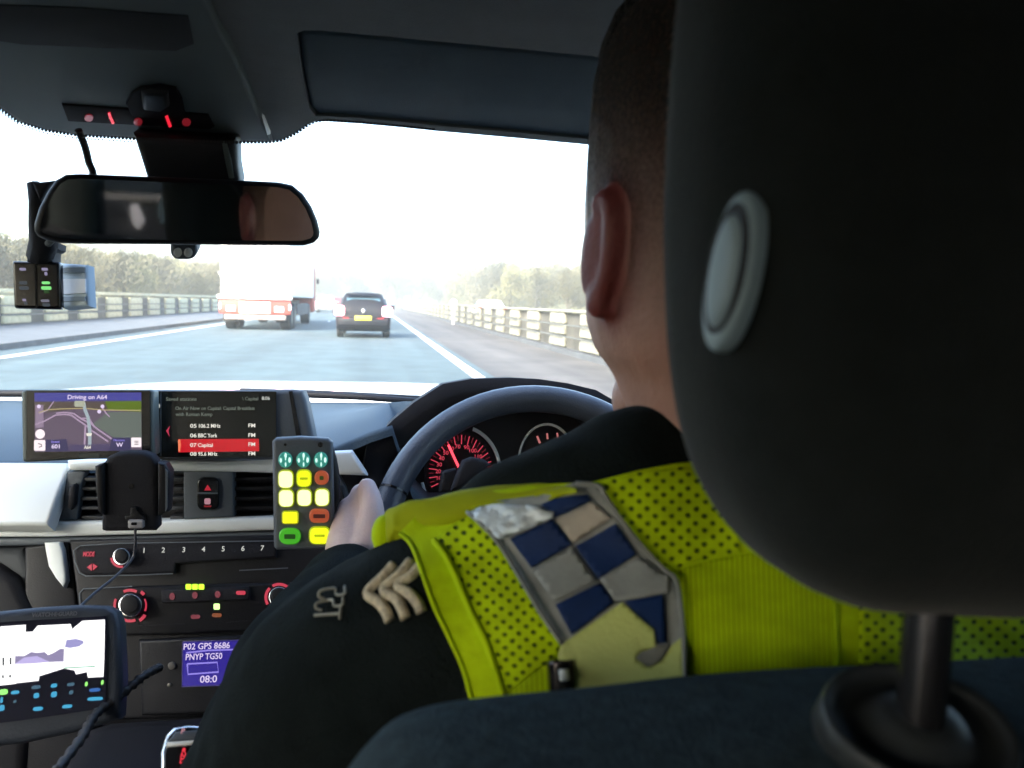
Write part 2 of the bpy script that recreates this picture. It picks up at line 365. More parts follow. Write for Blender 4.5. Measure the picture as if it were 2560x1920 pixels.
def lorry():
    x0, x1, y0, y1 = -5.52, -3.02, 30.5, 42.6; t = thing('lorry', 'big white box lorry with a red chassis in the left lane', 'lorry', ((x0 + x1) / 2, y0, 0)); xc = (x0 + x1) / 2
    bm = bmesh.new(); bbox(bm, Vector((xc, (y0 + y1) / 2 + .1, 2.62)), (x1 - x0, y1 - y0 - .2, 2.75), None, .04, 2); bmo('cargo_box', bm, m_wht, t)
    for sx in (-1, 1):
        box('door_leaf', (xc + sx * .61, y0 + .06, 2.62), (1.18, .06, 2.6), m_wht, t, bev=.02)
        for q in (.28, .48): box('lock_bar', (xc + sx * q, y0 + .01, 2.55), (.035, .04, 2.5), m_wht, t)
        box('hinge', (xc + sx * 1.24, y0 + .05, 2.05), (.08, .1, .1), m_wht, t, bev=.02); box('hinge', (xc + sx * 1.24, y0 + .05, 3.0), (.08, .1, .1), m_wht, t, bev=.02)
    box('rear_sill', (xc, y0 + .0, 1.20), (2.66, .16, .14), m_wht, t, bev=.02)
    box('chassis', (xc, (y0 + y1) / 2, .95), (1.1, y1 - y0 - .5, .34), m_dark, t)
    box('rear_panel', (xc, y0 + .06, .84), (2.56, .14, .52), m_red, t, bev=.03)
    box('bumper', (xc, y0 + .1, .47), (2.2, .16, .2), M('bumper_paint', (.35, .28, .25), .6), t, bev=.03)
    box('marker_board', (xc, y0 - .03, .82), (1.12, .05, .44), M('marker_board', (.75, .68, .55), .5), t, bev=.02)
    for sx in (-1, 1):
        box('tail_lamp', (xc + sx * .86, y0 - .02, .78), (.32, .05, .2), m_tail, t, bev=.03)
        box('side_lamp', (xc + sx * 1.24, y0 - .0, .86), (.07, .08, .22), m_tail, t, bev=.02)
        box('mud_flap', (xc + sx * .95, y0 + .45, .55), (.5, .03, .55), m_tyre, t)
        for y in (y0 + 1.1, y0 + 2.4, y0 + 9.8): wheel((xc + sx * 1.0, y, .5), .5, .42, t)
        box('side_guard', (xc + sx * 1.2, y0 + 6, .75), (.04, 5.6, .5), m_dark, t)
    bm = bmesh.new(); bbox(bm, Vector((xc, y1 + .9, 1.75)), (2.45, 1.8, 2.5), None, .15, 3); bmo('cab', bm, m_red, t, True, None, 40)
    box('side_mirror', (x1 + .12, y1 + 1.3, 2.15), (.12, .1, .26), m_dark, t, bev=.03)
    pl = Pl((xc, y0 + .028, 2.6), (0, -1, 0)); px, py = proj((xc, y0, 2.50))
    text('SERVICES', px - 12, 612, 26, pl, M('lorry_print', (.09, .10, .12), .6), t, .003, wid=118)
lorry()
def car(name, label, xc, y0, L, Wd, H, body, plate, lamp, cat='car', loc_back=True, group=None):
    t = thing(name, label, cat, (xc, y0, 0), group)
    st = [(0, .42, .78, .80, .88, .80), (.05, .30, .90, 1.0, .96, .84), (.18, .22, .93, H - .28, 1.0, .74), (.5, .20, .94, H - .04, 1.0, .68), (1.3, .2, .93, H, 1.0, .68), (2.1, .2, .92, H - .03, 1.0, .69), (2.9, .2, .90, H - .38, 1.0, .80), (3.05, .2, .88, .92, 1.0, .84), (L - .3, .24, .72, .74, .95, .84), (L, .36, .6, .62, .84, .74)]
    bm = bmesh.new(); rs = []
    for y, zb, ze, zr, a, b in st:
        w = Wd / 2; zr = max(zr, ze + .015)
        half = [(w * a * .86, zb), (w * a * .98, zb + .08), (w * a, (zb + ze) / 2), (w * a * .98, ze - .05), (w * (a * .93), ze), (w * (b + .04), zr - .10 if zr - ze > .2 else (ze + zr) / 2), (w * b * .94, zr - .03 if zr - ze > .2 else zr - .003), (w * b * .5, zr)]
        rs.append([Vector((xc + x, y0 + y, z)) for x, z in half] + [Vector((xc - x, y0 + y, z)) for x, z in reversed(half)])
    rings(bm, rs); bmo('body', bm, body, t, True, None, 38)
    w = Wd / 2
    q = [(-w * .62, .075, 1.0), (w * .62, .075, 1.0), (w * .60, .30, H - .19), (-w * .60, .30, H - .19)]
    mk('rear_window', [(xc + x, y0 + y - .02, z) for x, y, z in q] + [(xc + x, y0 + y + .05, z) for x, y, z in q], [(0, 1, 2, 3), (4, 5, 6, 7), (0, 1, 5, 4), (1, 2, 6, 5), (2, 3, 7, 6), (3, 0, 4, 7)], m_carglass, t)
    for sx in (-1, 1):
        box('tail_lamp', (xc + sx * w * .86, y0 - .01, .86), (.32, .18, .32), lamp, t, bev=.07)
        for y in (.75, L - .85): wheel((xc + sx * (w - .13), y0 + y, .32), .32, .22, t)
        box('side_mirror', (xc + sx * (w + .08), y0 + 2.75, .98), (.2, .1, .14), body, t, bev=.03)
        box('side_window', (xc + sx * w * .825, y0 + 1.5, 1.13), (.03, 1.9, .27), m_carglass, t, Matrix.Rotation(-sx * .33, 3, 'Y'))
        box('reflector', (xc + sx * w * .62, y0 - .005, .62), (.2, .02, .05), m_tail2, t, bev=.008)
    box('rear_bumper', (xc, y0 + .02, .5), (Wd * .9, .16, .26), body, t, bev=.05)
    box('number_plate', (xc, y0 - .07, .64), (.52, .02, .13), plate, t, bev=.004)
    box('roof_spoiler', (xc, y0 + .3, H - .06), (Wd * .6, .22, .04), body, t, bev=.015)
    bm = bmesh.new(); ell(bm, Vector((xc, y0 - .01, .86)), (.06, .03, .07)); bmo('boot_emblem', bm, M('chrome_emblem', (.8, .8, .8), .2, .8), t, True)
    return t
m_blk = M('dark_car_paint', (.012, .012, .016), .45, spec=.25); m_yel = M('yellow_plate', (.85, .75, .06), .5)
car('car', 'dark hatchback with lit tail lamps and yellow plate directly ahead', -.28, 25.6, 3.9, 1.74, 1.46, m_blk, m_yel, m_tail)
car('car', 'pale car with bright tail lamps between the lorry and the dark hatchback', -4.35, 76, 4.2, 1.8, 1.6, m_wht, m_yel, m_tail)
car('car', 'small red-lit car far ahead, just right of the lorry', -4.45, 104, 4.2, 1.8, 1.5, M('maroon_paint', (.25, .05, .06), .3), m_yel, m_tail)
car('car', 'tiny car farthest ahead in the lane of the dark hatchback', -.9, 118, 4.2, 1.8, 1.5, M('grey_paint', (.25, .27, .3), .3), m_yel, m_tail)
car('car', 'white car on the opposite road, its roof above the central parapet', 7.55, 50.0, 4.6, 1.9, 1.48, m_wht, m_yel, m_tail2)
# marker post in the central strip
t = thing('marker_post', 'white marker post with a round top against the central parapet', 'marker post', (4.45, 44, 0))
box('post', (4.45, 44, .55), (.14, .06, 1.1), m_wht, t, bev=.02); bm = bmesh.new(); ell(bm, Vector((4.45, 44, 1.22)), (.2, .04, .2)); bmo('disc', bm, m_wht, t, True)
for i, (y, lb) in enumerate(((36, 'small white reflector on the near stretch of central parapet'), (72, 'small white reflector on the far stretch of central parapet'))):
    t = thing('reflector', lb, 'reflector', (4.6, y, .8)); box('stem', (4.62, y, .72), (.03, .03, .2), m_rail, t); bm = bmesh.new(); ell(bm, Vector((4.6, y, .86)), (.09, .03, .09)); bmo('lens', bm, m_wht, t, True)
# ---- haze
hz = box('haze', (0, 520, 7.5), (700, 1460, 17.2), M('haze', (1, 1, 1), 1)); hz['kind'] = 'stuff'
hm = bpy.data.materials.new('haze_air'); hm.use_nodes = True; hn = hm.node_tree; hn.nodes.remove(hn.nodes['Principled BSDF'])
pv = hn.nodes.new('ShaderNodeVolumePrincipled'); pv.inputs['Density'].default_value = .0019; pv.inputs['Color'].default_value = (1, .975, .90, 1); pv.inputs['Anisotropy'].default_value = .3
hn.links.new(pv.outputs[0], hn.nodes['Material Output'].inputs['Volume']); hz.data.materials.clear(); hz.data.materials.append(hm)
# ================================================================== THE POLICE CAR'S CABIN
m_head = M('headliner_cloth', (.098, .118, .122), .95, spec=.08, var=.08, vs=60, bump=.25, bs=900, sheen=.3)
m_visor = M('visor_vinyl', (.080, .118, .140), .8, spec=.12, var=.06, vs=30, bump=.15, bs=700)
m_cons = M('console_plastic', (.12, .148, .146), .7, spec=.15, var=.06, vs=15, bump=.15, bs=900)
m_blkp = M('black_plastic', (.010, .010, .013), .5, spec=.25, var=.1, vs=20, bump=.1, bs=600)
m_gloss = M('gloss_black', (.010, .010, .012), .25)
m_matt = M('matt_black_plastic', (.018, .018, .023), .7, spec=.2, bump=.2, bs=500)
m_grey = M('grey_plastic', (.085, .10, .12), .55, bump=.15, bs=500)
m_dash = M('dash_blue_grey', (.055, .080, .105), .75, spec=.25, var=.06, vs=10, bump=.3, bs=450)
m_silver = M('satin_silver_trim', (.80, .84, .85), .42, .0, var=.03, vs=6)
m_frit = M('frit_black', (.006, .006, .007), .5)
m_white = M('white_car_paint', (.78, .80, .80), .25, coat=.6)
m_chrome = M('chrome', (.75, .76, .78), .18, 1)
XC = -.17
shell = thing('police_car', 'cabin and white bonnet of the car around the camera', 'car', (XC, 0, .25))
# header plane: the lining right behind the windscreen
A_ = pt(800, 297, .72); B_ = pt(1463, 356, .72); C_ = pt(740, 85, .57); HP = pl3(A_, B_, C_)
edge = [(-420, 40), (-200, 150), (-90, 215), (0, 271), (45, 303), (113, 325), (190, 337), (330, 346), (452, 350), (588, 355), (669, 355), (705, 350), (741, 332), (769, 312), (787, 303), (814, 298), (900, 303), (1000, 312), (1086, 321), (1280, 338), (1463, 357), (1620, 375), (1800, 402), (2050, 460), (2300, 540)]
vis = [(742, 84), (760, 76), (800, 76), (1100, 104), (1480, 140), (1520, 150), (1530, 170), (1520, 352), (1463, 347), (1280, 330), (1086, 313), (1000, 304), (900, 295), (820, 290), (790, 290), (772, 270), (752, 170)]
def holed(name, outer, hole, pl, off, mat, parent, depth):
    P = [pl.at(x, y, off) for x, y in outer]; Q = [pl.at(x, y, off) for x, y in hole]
    tri = tessellate_polygon([P, Q]); vs = P + Q; n = len(P); m = len(Q); back = [v - pl.n * depth for v in vs]
    fs = [tuple(t) for t in tri] + [(i, (i + 1) % n, n + m + (i + 1) % n, n + m + i) for i in range(n)] + [(n + i, n + (i + 1) % m, 2 * n + m + (i + 1) % m, 2 * n + m + i) for i in range(m)]
    return mk(name, vs + back, fs, mat, parent)
outer = edge + [(2500, -400), (-700, -400)]
holed('headliner_front', outer, vis, HP, 0, m_head, shell, .022)
slab('visor_recess', [(x, y) for x, y in inset(vis, -14)], HP, .004, m_head, shell, -.0215)
slab('sun_visor', [tuple(p) for p in inset(vis, 1.5)], HP, .016, m_visor, shell, -.002, .006, 4)
# frit dots that fringe the glass
bm = bmesh.new()
fr = [e for e in edge if -50 < e[0] < 1120]
acc = 0
for a, b in zip(fr, fr[1:]):
    d = math.hypot(b[0] - a[0], b[1] - a[1])
    while acc < d:
        x = a[0] + (b[0] - a[0]) * acc / d; y = a[1] + (b[1] - a[1]) * acc / d; nx, ny = -(b[1] - a[1]) / d, (b[0] - a[0]) / d
        for k, (o_, r_) in enumerate(((1.0, 4.3), (8.5, 2.6 if x < 330 else 0), (15, 1.7 if x < 330 else 0))):
            if r_ <= 0: continue
            c = circ(x + nx * o_ + (4.5 if k == 1 else 0), y + ny * o_, r_, r_, 6); bm.faces.new([bm.verts.new(pt(u, v, .735)) for u, v in c])
        acc += 9.2
    acc -= d
bmo('frit_dots', bm, m_frit, shell, kind='stuff')
# windscreen glass, outer roof, sides
def grid(name, fn, nx, ny, mat, parent, smooth=True, solid=0):
    vs = [fn(i / nx, j / ny) for j in range(ny + 1) for i in range(nx + 1)]
    fs = [(j * (nx + 1) + i, j * (nx + 1) + i + 1, (j + 1) * (nx + 1) + i + 1, (j + 1) * (nx + 1) + i) for j in range(ny) for i in range(nx)]
    o = mk(name, vs, fs, mat, parent, smooth)
    if solid: s = o.modifiers.new('s', 'SOLIDIFY'); s.thickness = solid; s.offset = -1
    return o
m_glass = glass('windscreen_glass', (.90, .95, .94), .35)
def wsf(u, v):
    x = -.72 + 1.44 * u; q = 1 - (2 * u - 1) ** 2
    return Vector((XC + x * (1.0 - .08 * v), 1.47 + .10 * q - .73 * v - .06 * q * v, .985 + .375 * v + .02 * q * v))
grid('windscreen', wsf, 16, 6, m_glass, shell)
grid('roof_panel', lambda u, v: Vector((XC + (-.70 + 1.4 * u), .77 - 2.9 * v, 1.385 + .045 * (1 - (2 * u - 1) ** 2) - .0 * v)), 10, 8, m_matt, shell, True, .012)
grid('headliner_rear', lambda u, v: Vector((XC + (-.68 + 1.36 * u), .60 - 2.5 * v, 1.365 + .03 * (1 - (2 * u - 1) ** 2))), 10, 8, m_head, shell)
for s in (-1, 1):
    xs = XC + s * .74
    bm = bmesh.new()
    bbox(bm, Vector((xs, .55, .60)), (.07, 1.6, .72), None, .03, 2); bmo('door_panel', bm, m_matt, shell, True, None, 50)
    bm = bmesh.new(); bbox(bm, Vector((xs, -1.1, .60)), (.07, 1.7, .70), None, .03, 2); bmo('rear_door_panel', bm, m_matt, shell, True, None, 50)
    bm = bmesh.new(); tube(bm, [(xs, 1.42, .96), (xs - s * .01, 1.05, 1.17), (xs - s * .04, .74, 1.36)], [.045, .04, .04], 8); bmo('windscreen_pillar', bm, m_cons, shell, True)
    bm = bmesh.new(); bbox(bm, Vector((xs, .12, 1.16)), (.07, .17, .46), None, .02, 2); bmo('door_pillar', bm, m_cons, shell, True, None, 50)
    bm = bmesh.new(); bbox(bm, Vector((xs - s * .02, -.6, 1.365)), (.07, 2.7, .07), None, .02, 2); bmo('roof_rail', bm, m_cons, shell, True, None, 50)
    mk('side_window', [(xs, .2, .95), (xs, 1.3, .95), (xs - s * .02, .85, 1.33), (xs - s * .02, .2, 1.34)], [(0, 1, 2, 3)], glass('side_glass', (.50, .54, .54), .4), shell)
    if s < 0: mk('rear_side_window', [(xs, .05, .95), (xs, -1.3, .98), (xs - s * .02, -1.0, 1.34), (xs - s * .02, .05, 1.35)], [(0, 1, 2, 3)], glass('lightly_tinted_glass', (.50, .52, .53), .4), shell)
    bm = bmesh.new(); bbox(bm, Vector((xs, -1.45, 1.16)), (.07, .5, .46), None, .02, 2); bmo('rear_pillar', bm, m_cons, shell, True, None, 50)
mn = Vector((.34, -.93, -.10)).normalized(); mp_ = pt(430, 530, .715)
def mirrored(px, py, X):
    w = ray(px, py).normalized(); q = CAM + w * ((mp_ - CAM).dot(mn) / w.dot(mn)); r = w - 2 * w.dot(mn) * mn; return q + r * ((X - q.x) / r.x)
xw = XC + .74; O_ = [Vector((xw, .05, .93)), Vector((xw, -1.35, .93)), Vector((xw, -1.0, 1.34)), Vector((xw, .05, 1.35))]
H_ = [mirrored(x, y, xw) for x, y in ((326, 512), (345, 510), (358, 540), (362, 552), (345, 574), (332, 560), (326, 535))]
tri = tessellate_polygon([O_, H_]); mk('rear_side_window', O_ + H_, [tuple(t) for t in tri], glass('tinted_glass', (.035, .04, .045), .4), shell)
mk('mirror_glimpse_pane', H_, [tuple(range(len(H_)))], glass('clear_glass', (.9, .9, .9), .3), shell)  # unseen clear pane, added so the mirror catches a bright patch
box('rear_bench', (XC, -.82, .66), (1.35, .16, .70), m_matt, shell, Matrix.Rotation(R(-12), 3, 'X'), .05)
box('bench_cushion', (XC, -.45, .42), (1.35, .6, .18), m_matt, shell, None, .05)
for dx in (-.38, .38): box('rear_headrest', (XC + dx, -.93, 1.06), (.25, .1, .14), m_matt, shell, None, .04)
mk('rear_window', [(XC - .6, -1.75, 1.02), (XC + .6, -1.75, 1.02), (XC + .55, -1.3, 1.34), (XC - .55, -1.3, 1.34)], [(0, 1, 2, 3)], glass('tinted_rear_glass', (.10, .11, .12), .4), shell)
box('parcel_shelf', (XC, -1.3, .90), (1.4, .9, .04), m_matt, shell)
box('boot', (XC, -1.95, .75), (1.5, .4, .5), m_white, shell, None, .05)
box('floor_pan', (XC, .1, .24), (1.5, 3.2, .05), m_matt, shell)
box('bulkhead', (XC, 1.45, .6), (1.5, .06, .72), m_matt, shell)
# bonnet
def bon(u, v):
    x = -.86 + 1.72 * u; Y = 1.58 + 1.0 * v; q = (2 * u - 1) ** 2
    z = .984 - .048 * v - .016 * v * v - .035 * q ** 2 * (1 + v)
    return Vector((XC + x, Y - .06 * q, z))
grid('bonnet', bon, 20, 12, m_white, shell, True, .01)
box('scuttle', (XC, 1.52, .92), (1.45, .14, .09), m_blkp, shell, None, .01)
# wiper resting at the foot of the glass
bm = bmesh.new(); tube(bm, [pt(600, 978, 1.49), pt(800, 984, 1.49), pt(1080, 998, 1.49)], .006, 8); bmo('wiper', bm, m_blkp, shell, True)
m_swp = M('switch_plastic', (.010, .008, .010), .8, spec=.1)
# ---- overhead console
oc = thing('overhead_console', 'dark roof console with red-lit switches above the mirror', 'roof console', HP.at(330, 250))
cp = [(-420, 20), (-420, -300), (430, -300), (500, -20), (548, 80), (585, 140), (612, 200), (636, 262), (655, 305), (674, 350), (588, 351), (452, 346), (330, 342), (190, 333), (113, 321), (45, 299), (0, 267), (-90, 211), (-200, 146)]
slab('console_shell', cp, HP, .02, m_cons, oc, .008, .003, 4)
slab('switch_panel', [(154, 262), (180, 264), (520, 288), (536, 318), (525, 324), (170, 304)], HP, .01, m_swp, oc, .0095, .001)
slab('switch_recess', [(315, 262), (330, 235), (352, 222), (400, 216), (440, 224), (455, 250), (462, 286), (420, 300), (330, 292)], HP, .006, m_swp, oc, .0105, .001)
slab('rocker_switch', [(352, 240), (372, 236), (420, 240), (424, 272), (405, 284), (356, 278)], HP, .012, m_blkp, oc, .015, .004)
slab('reading_light', [(-60, 10), (200, 20), (470, 40), (485, 110), (440, 128), (60, 112), (-60, 95)], HP, .004, M('smoked_lens', (.045, .048, .050), .8, spec=.1), oc, .0085, .0003)
m_redl = EM('red_light', 'ff2a40', 1.0, (.1, .01, .01)); m_redd = EM('dim_red_light', 'c02838', .28, (.1, .01, .01))
line('red_lamp', [(272, 283), (277, 297), (283, 310)], 6, HP, m_redl, oc, .0112); line('red_lamp', [(416, 291), (421, 305), (426, 318)], 7, HP, m_redl, oc, .0112)
for x, y in ((222, 296), (345, 306), (466, 307)): slab('red_symbol', circ(x, y, 11, 9, 10), HP, .001, m_redd, oc, .0106)
slab('console_edge_strip', [(655, 292), (661, 298), (676, 336), (668, 338)], HP, .003, m_silver, oc, .0090, .0005)  # thin silver strip along the console edge
bm = bmesh.new(); tube(bm, [HP.at(x, y, .001) for x, y in smooth_path([(548, 80, 0), (585, 140, 0), (612, 200, 0), (636, 262, 0), (655, 305, 0), (676, 350, 0)], 4) for x, y in [(x + 3, y)]] if False else [HP.at(p.x + 4, p.y, .0005) for p in smooth_path([(548, 80, 0), (585, 140, 0), (612, 200, 0), (636, 262, 0), (655, 305, 0), (676, 350, 0)], 4)], .0012, 6); bmo('seam', bm, m_blkp, oc)
# ---- mirror housing and mirror
mr = thing('rear_view_mirror', 'wide dark rear-view mirror hanging under the roof console', 'mirror', pt(450, 500, .70))
MP = Pl(pt(430, 530, .715), (.34, -.93, -.10))
mo = [(86, 560), (98, 520), (120, 478), (140, 450), (165, 436), (200, 434), (400, 442), (600, 450), (700, 455), (735, 462), (762, 484), (783, 515), (798, 550), (805, 580), (802, 596), (790, 608), (764, 615), (600, 614), (400, 612), (200, 611), (150, 609), (120, 603), (96, 592), (86, 578)]
slab('mirror_casing', mo, MP, .028, m_blkp, mr, .0, .007, 4)
gi = [tuple(p) for p in inset(mo, 13)]
m_mirr = M('mirror_glass', (.38, .37, .35), .04, 1)
slab('mirror_glass', [(x * .985 + 4, y) for x, y in gi], MP, .002, m_mirr, mr, .0008)
SP = Pl(pt(450, 420, .745), (.02, -.9, -.35))
slab('mount_cover', [(328, 335), (590, 345), (592, 352), (594, 420), (602, 465), (460, 462), (366, 455), (352, 410)], SP, .03, m_blkp, mr, 0, .008, 3)
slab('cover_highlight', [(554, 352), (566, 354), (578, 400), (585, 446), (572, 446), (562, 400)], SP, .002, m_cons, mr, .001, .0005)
slab('camera_housing', rr(424, 596, 492, 651, 22), SP, .02, m_grey, mr, -.01, .004)
for x in (444, 470): slab('sensor_eye', circ(x, 632, 11, 12, 16), SP, .002, m_silver, mr, -.009, .0008)
# cable from the lining to the unit beside the mirror
m_cab = M('cable_black', (.015, .015, .016), .5)
t = thing('cable', 'thin black cable running from the roof lining down behind the mirror', 'cable', pt(200, 330, .74))
bm = bmesh.new(); tube(bm, smooth_path([pt(196, 325, .735), pt(212, 365, .745), pt(222, 405, .75), pt(232, 445, .75), pt(200, 520, .76), pt(120, 610, .80)], 6), .0032, 8); bmo('cable_run', bm, m_cab, t, True)
# ---- speed camera unit at the left of the mirror
sp = thing('speed_detector', 'small black box with six lit legends beside a grey-blue case left of the mirror', 'detector', pt(90, 716, .83))
DP = Pl(pt(90, 716, .83), (.1, -1, .05)); D2 = Pl(pt(185, 716, .845), (-.62, -.75, .25))
slab('display_block', qmap([(29, 652), (150, 655), (153, 774), (34, 771)], [(x, y) for x, y in rr(0, 0, 1, 1, .06)]), DP, .010, m_gloss, sp, 0, .003)
slab('grey_case', [(150, 656), (212, 660), (217, 764), (153, 770)], D2, .010, M('blue_grey_case', (.42, .52, .60), .5), sp, 0, .004)
m_pale = M('pale_label', (.80, .82, .88), .5)
slab('white_label', [(157, 697), (213, 697), (214, 732), (157, 736)], D2, .001, m_pale, sp, .0012)
for a in ((669, 682), (742, 754)): slab('dark_band', [(153, a[0]), (212, a[0] - 1), (213, a[1] - 2), (154, a[1])], D2, .001, M('band', (.15, .2, .25), .5), sp, .0012)
m_lg = EM('legend_grey', 'b0b0c8', .35); m_lp = EM('legend_lilac', 'c0b8e0', .5); m_lgr = EM('legend_green', '90ff90', .8); m_ld = EM('legend_dim', '707c88', .3)
line('divider', [(88, 662), (91, 770)], 4, DP, m_blkp, sp, .001)
for x, y, w, h, m in ((56, 673, 16, 7, m_lp), (111, 673, 15, 7, m_lp), (114, 684, 7, 9, m_lp), (57, 707, 20, 8, m_ld), (59, 720, 24, 9, m_ld), (114, 707, 20, 7, m_lgr), (115, 720, 25, 9, m_lgr), (116, 730, 14, 7, M('green_dim', (.1, .3, .1), .5)), (60, 750, 9, 6, m_lp), (64, 758, 8, 7, m_ld), (112, 752, 21, 7, m_lg), (115, 762, 19, 8, m_ld)):
    slab('legend', qmap([(x - w / 2, y - h / 2), (x + w / 2, y - h / 2), (x + w / 2 + 1, y + h / 2), (x - w / 2 + 1, y + h / 2)], rr(0, 0, 1, 1, .2, 2)), DP, .0006, m, sp, .0006)
slab('bracket', [(64, 612), (76, 606), (84, 595), (100, 590), (145, 606), (143, 622), (131, 628), (130, 654), (64, 653)], DP, .03, m_matt, sp, .0, .005)
bm = bmesh.new(); tube(bm, [pt(100, 640, .84), pt(112, 600, .82), pt(108, 560, .80), pt(96, 500, .79), pt(82, 456, .79)], [.012, .013, .012, .008, .005], 10); bmo('stalk', bm, m_matt, sp, True)
slab('clamp', [(77, 450), (92, 455), (110, 453), (135, 450), (112, 480), (100, 505), (88, 480)], Pl(pt(100, 470, .78), (0, -1, 0)), .02, m_matt, sp, 0, .003)
# ================================================================== DASHBOARD
db = thing('dashboard', 'blue-grey dashboard with silver trim, air vents and instruments under the windscreen', 'dashboard', (XC, 1.1, .8))
def sst(a, b, x):
    t = max(0, min(1, (x - a) / (b - a))); return t * t * (3 - 2 * t)
def dashz(x, y):
    z = .992 + .004 * sst(.95, 1.3, y) - .02 * sst(1.0, .90, y) * 0
    z += .045 * sst(-.10, .05, x) * (1 - sst(.34, .5, x)) * (1 - sst(1.1, 1.42, y))
    return z - .10 * sst(.035, .055, x) * (1 - sst(.36, .38, x)) * (1 - sst(1.14, 1.18, y))
def dg(u, v):
    x = XC - .73 + 1.46 * u
    if v < .12: y = .926 + .004 * v / .12; z = dashz(x, .9) - .010 * (1 - v / .12)
    else:
        q = (v - .12) / .88; y = .93 + .52 * q; z = dashz(x, y) 
    return Vector((x, y, z))
grid('dash_top', dg, 60, 26, m_dash, db, True)
bm = bmesh.new(); tube(bm, [pt(-200, 983, 1.42), pt(400, 985, 1.42), pt(730, 985, 1.42), pt(900, 992, 1.42), pt(1060, 1004, 1.42)], .006, 8); bmo('demister_slot', bm, m_blkp, db, True)
TP = Pl(pt(430, 1240, .90), (0, -1, .10)); BKP = Pl(pt(430, 1240, .945), (0, -1, .10))
# silver trim, in four pieces round the vent opening
TP2 = Pl(pt(0, 1230, .90), (-.1, -1, .75))
slab('silver_trim', [(-880, 1150), (168, 1155), (171, 1172), (146, 1230), (118, 1312), (-880, 1310)], TP2, .02, m_silver, db, 0, .004)
slab('silver_trim', [(166, 1152), (440, 1153), (660, 1154), (740, 1136), (880, 1128), (915, 1180), (920, 1190), (840, 1187), (600, 1181), (400, 1178), (260, 1177), (190, 1177), (171, 1177)], TP, .02, m_silver, db, 0, .004)
slab('silver_trim', [(118, 1306), (400, 1302), (690, 1292), (880, 1282), (940, 1278), (940, 1316), (700, 1326), (400, 1336), (100, 1344), (-880, 1344), (-880, 1312)], TP, .02, m_silver, db, -.0005, .004)
slab('lower_lip', [(-880, 1346), (100, 1346), (400, 1339), (700, 1329), (940, 1318), (940, 1336), (700, 1345), (400, 1352), (60, 1366), (-880, 1368)], TP, .03, m_grey, db, -.004, .003)
slab('vent_back', [(100, 1165), (930, 1170), (930, 1320), (90, 1320)], BKP, .01, m_blkp, db, 0)
# centre vent bank
m_slat = M('vent_slat', (.035, .038, .045), .5)
vb = slab('vent_frame', [(168, 1180), (200, 1176), (214, 1180), (204, 1214), (192, 1300), (124, 1304), (150, 1236)], TP, .012, m_grey, db, -.006, .002)
slab('thumb_wheel', [(172, 1216), (184, 1210), (190, 1216), (186, 1262), (176, 1276), (166, 1270)], TP, .014, m_matt, vb, .003, .003)
for k in range(5):
    y = 1194 + 24 * k; slab('slat', [(203, y), (262, y), (262, y + 9), (203, y + 9)], TP, .03, m_slat, db, -.008, .001)
    slab('slat', [(425, y), (458, y), (458, y + 9), (425, y + 9)], TP, .03, m_slat, db, -.008, .001)
    slab('slat', [(585, y), (688, y - 2), (688, y + 7), (585, y + 9)], TP, .03, m_blkp, db, -.012, .001)
cpn = slab('centre_panel', [(458, 1178), (583, 1178), (584, 1292), (459, 1298)], TP, .02, m_grey, db, -.002, .002)
hb = slab('hazard_button', rr(492, 1193, 546, 1276, 16), TP, .006, m_gloss, db, .002, .002)
slab('button_split', [(494, 1231), (544, 1231), (544, 1235), (494, 1235)], TP, .0005, m_grey, hb, .0025)
slab('warning_triangle', [(519, 1212), (528, 1226), (510, 1226)], TP, .0005, EM('warn_red', 'e02a40', .6), hb, .0026)
slab('lock_symbol', rr(511, 1246, 526, 1261, 3), TP, .0005, EM('lock_pink', 'd89aa8', .6), hb, .0026)
slab('symbol_bar', [(509, 1264), (529, 1264), (527, 1268), (511, 1268)], TP, .0005, m_redd, hb, .0026)
slab('outer_vent_frame', [(826, 1186), (846, 1182), (866, 1220), (876, 1262), (866, 1284), (826, 1284)], TP, .014, m_grey, db, -.004, .003)
slab('thumb_wheel', [(844, 1212), (854, 1216), (862, 1254), (852, 1262), (844, 1256)], TP, .006, m_gloss, db, .001, .002)
# screen housing
SPn = Pl(pt(560, 1055, .895), (0, -1, .12))
slab('screen_housing', [(360, 974), (560, 975), (735, 973), (757, 976), (766, 1000), (784, 1088), (786, 1120), (700, 1150), (380, 1150), (372, 1120)], SPn, .05, m_grey, db, -.004, .006)
slab('housing_groove', [(722, 978), (731, 978), (752, 1088), (754, 1112), (744, 1112), (740, 1088)], SPn, .003, m_gloss, db, -.0030)
scr = slab('information_screen', [(378, 978), (690, 979), (691, 1141), (378, 1143)], SPn, .004, M('screen_glass', (.012, .014, .013), .25), db, .0)
m_t1 = EM('text_white', 'f4f0e4', .95); m_t2 = EM('text_grey', '8f9a8e', .5); m_t3 = EM('text_pale', 'd8dcd4', .8)
slab('highlight_bar', [(445, 1098), (647, 1097), (648, 1128), (446, 1131)], SPn, .0004, EM('bar_red', 'd41c28', .85), scr, .0006)
slab('highlight_tip', [(445, 1100), (450, 1098), (452, 1112), (450, 1130), (446, 1128)], SPn, .0004, EM('tip_orange', 'ff8a60', .9), scr, .0011)
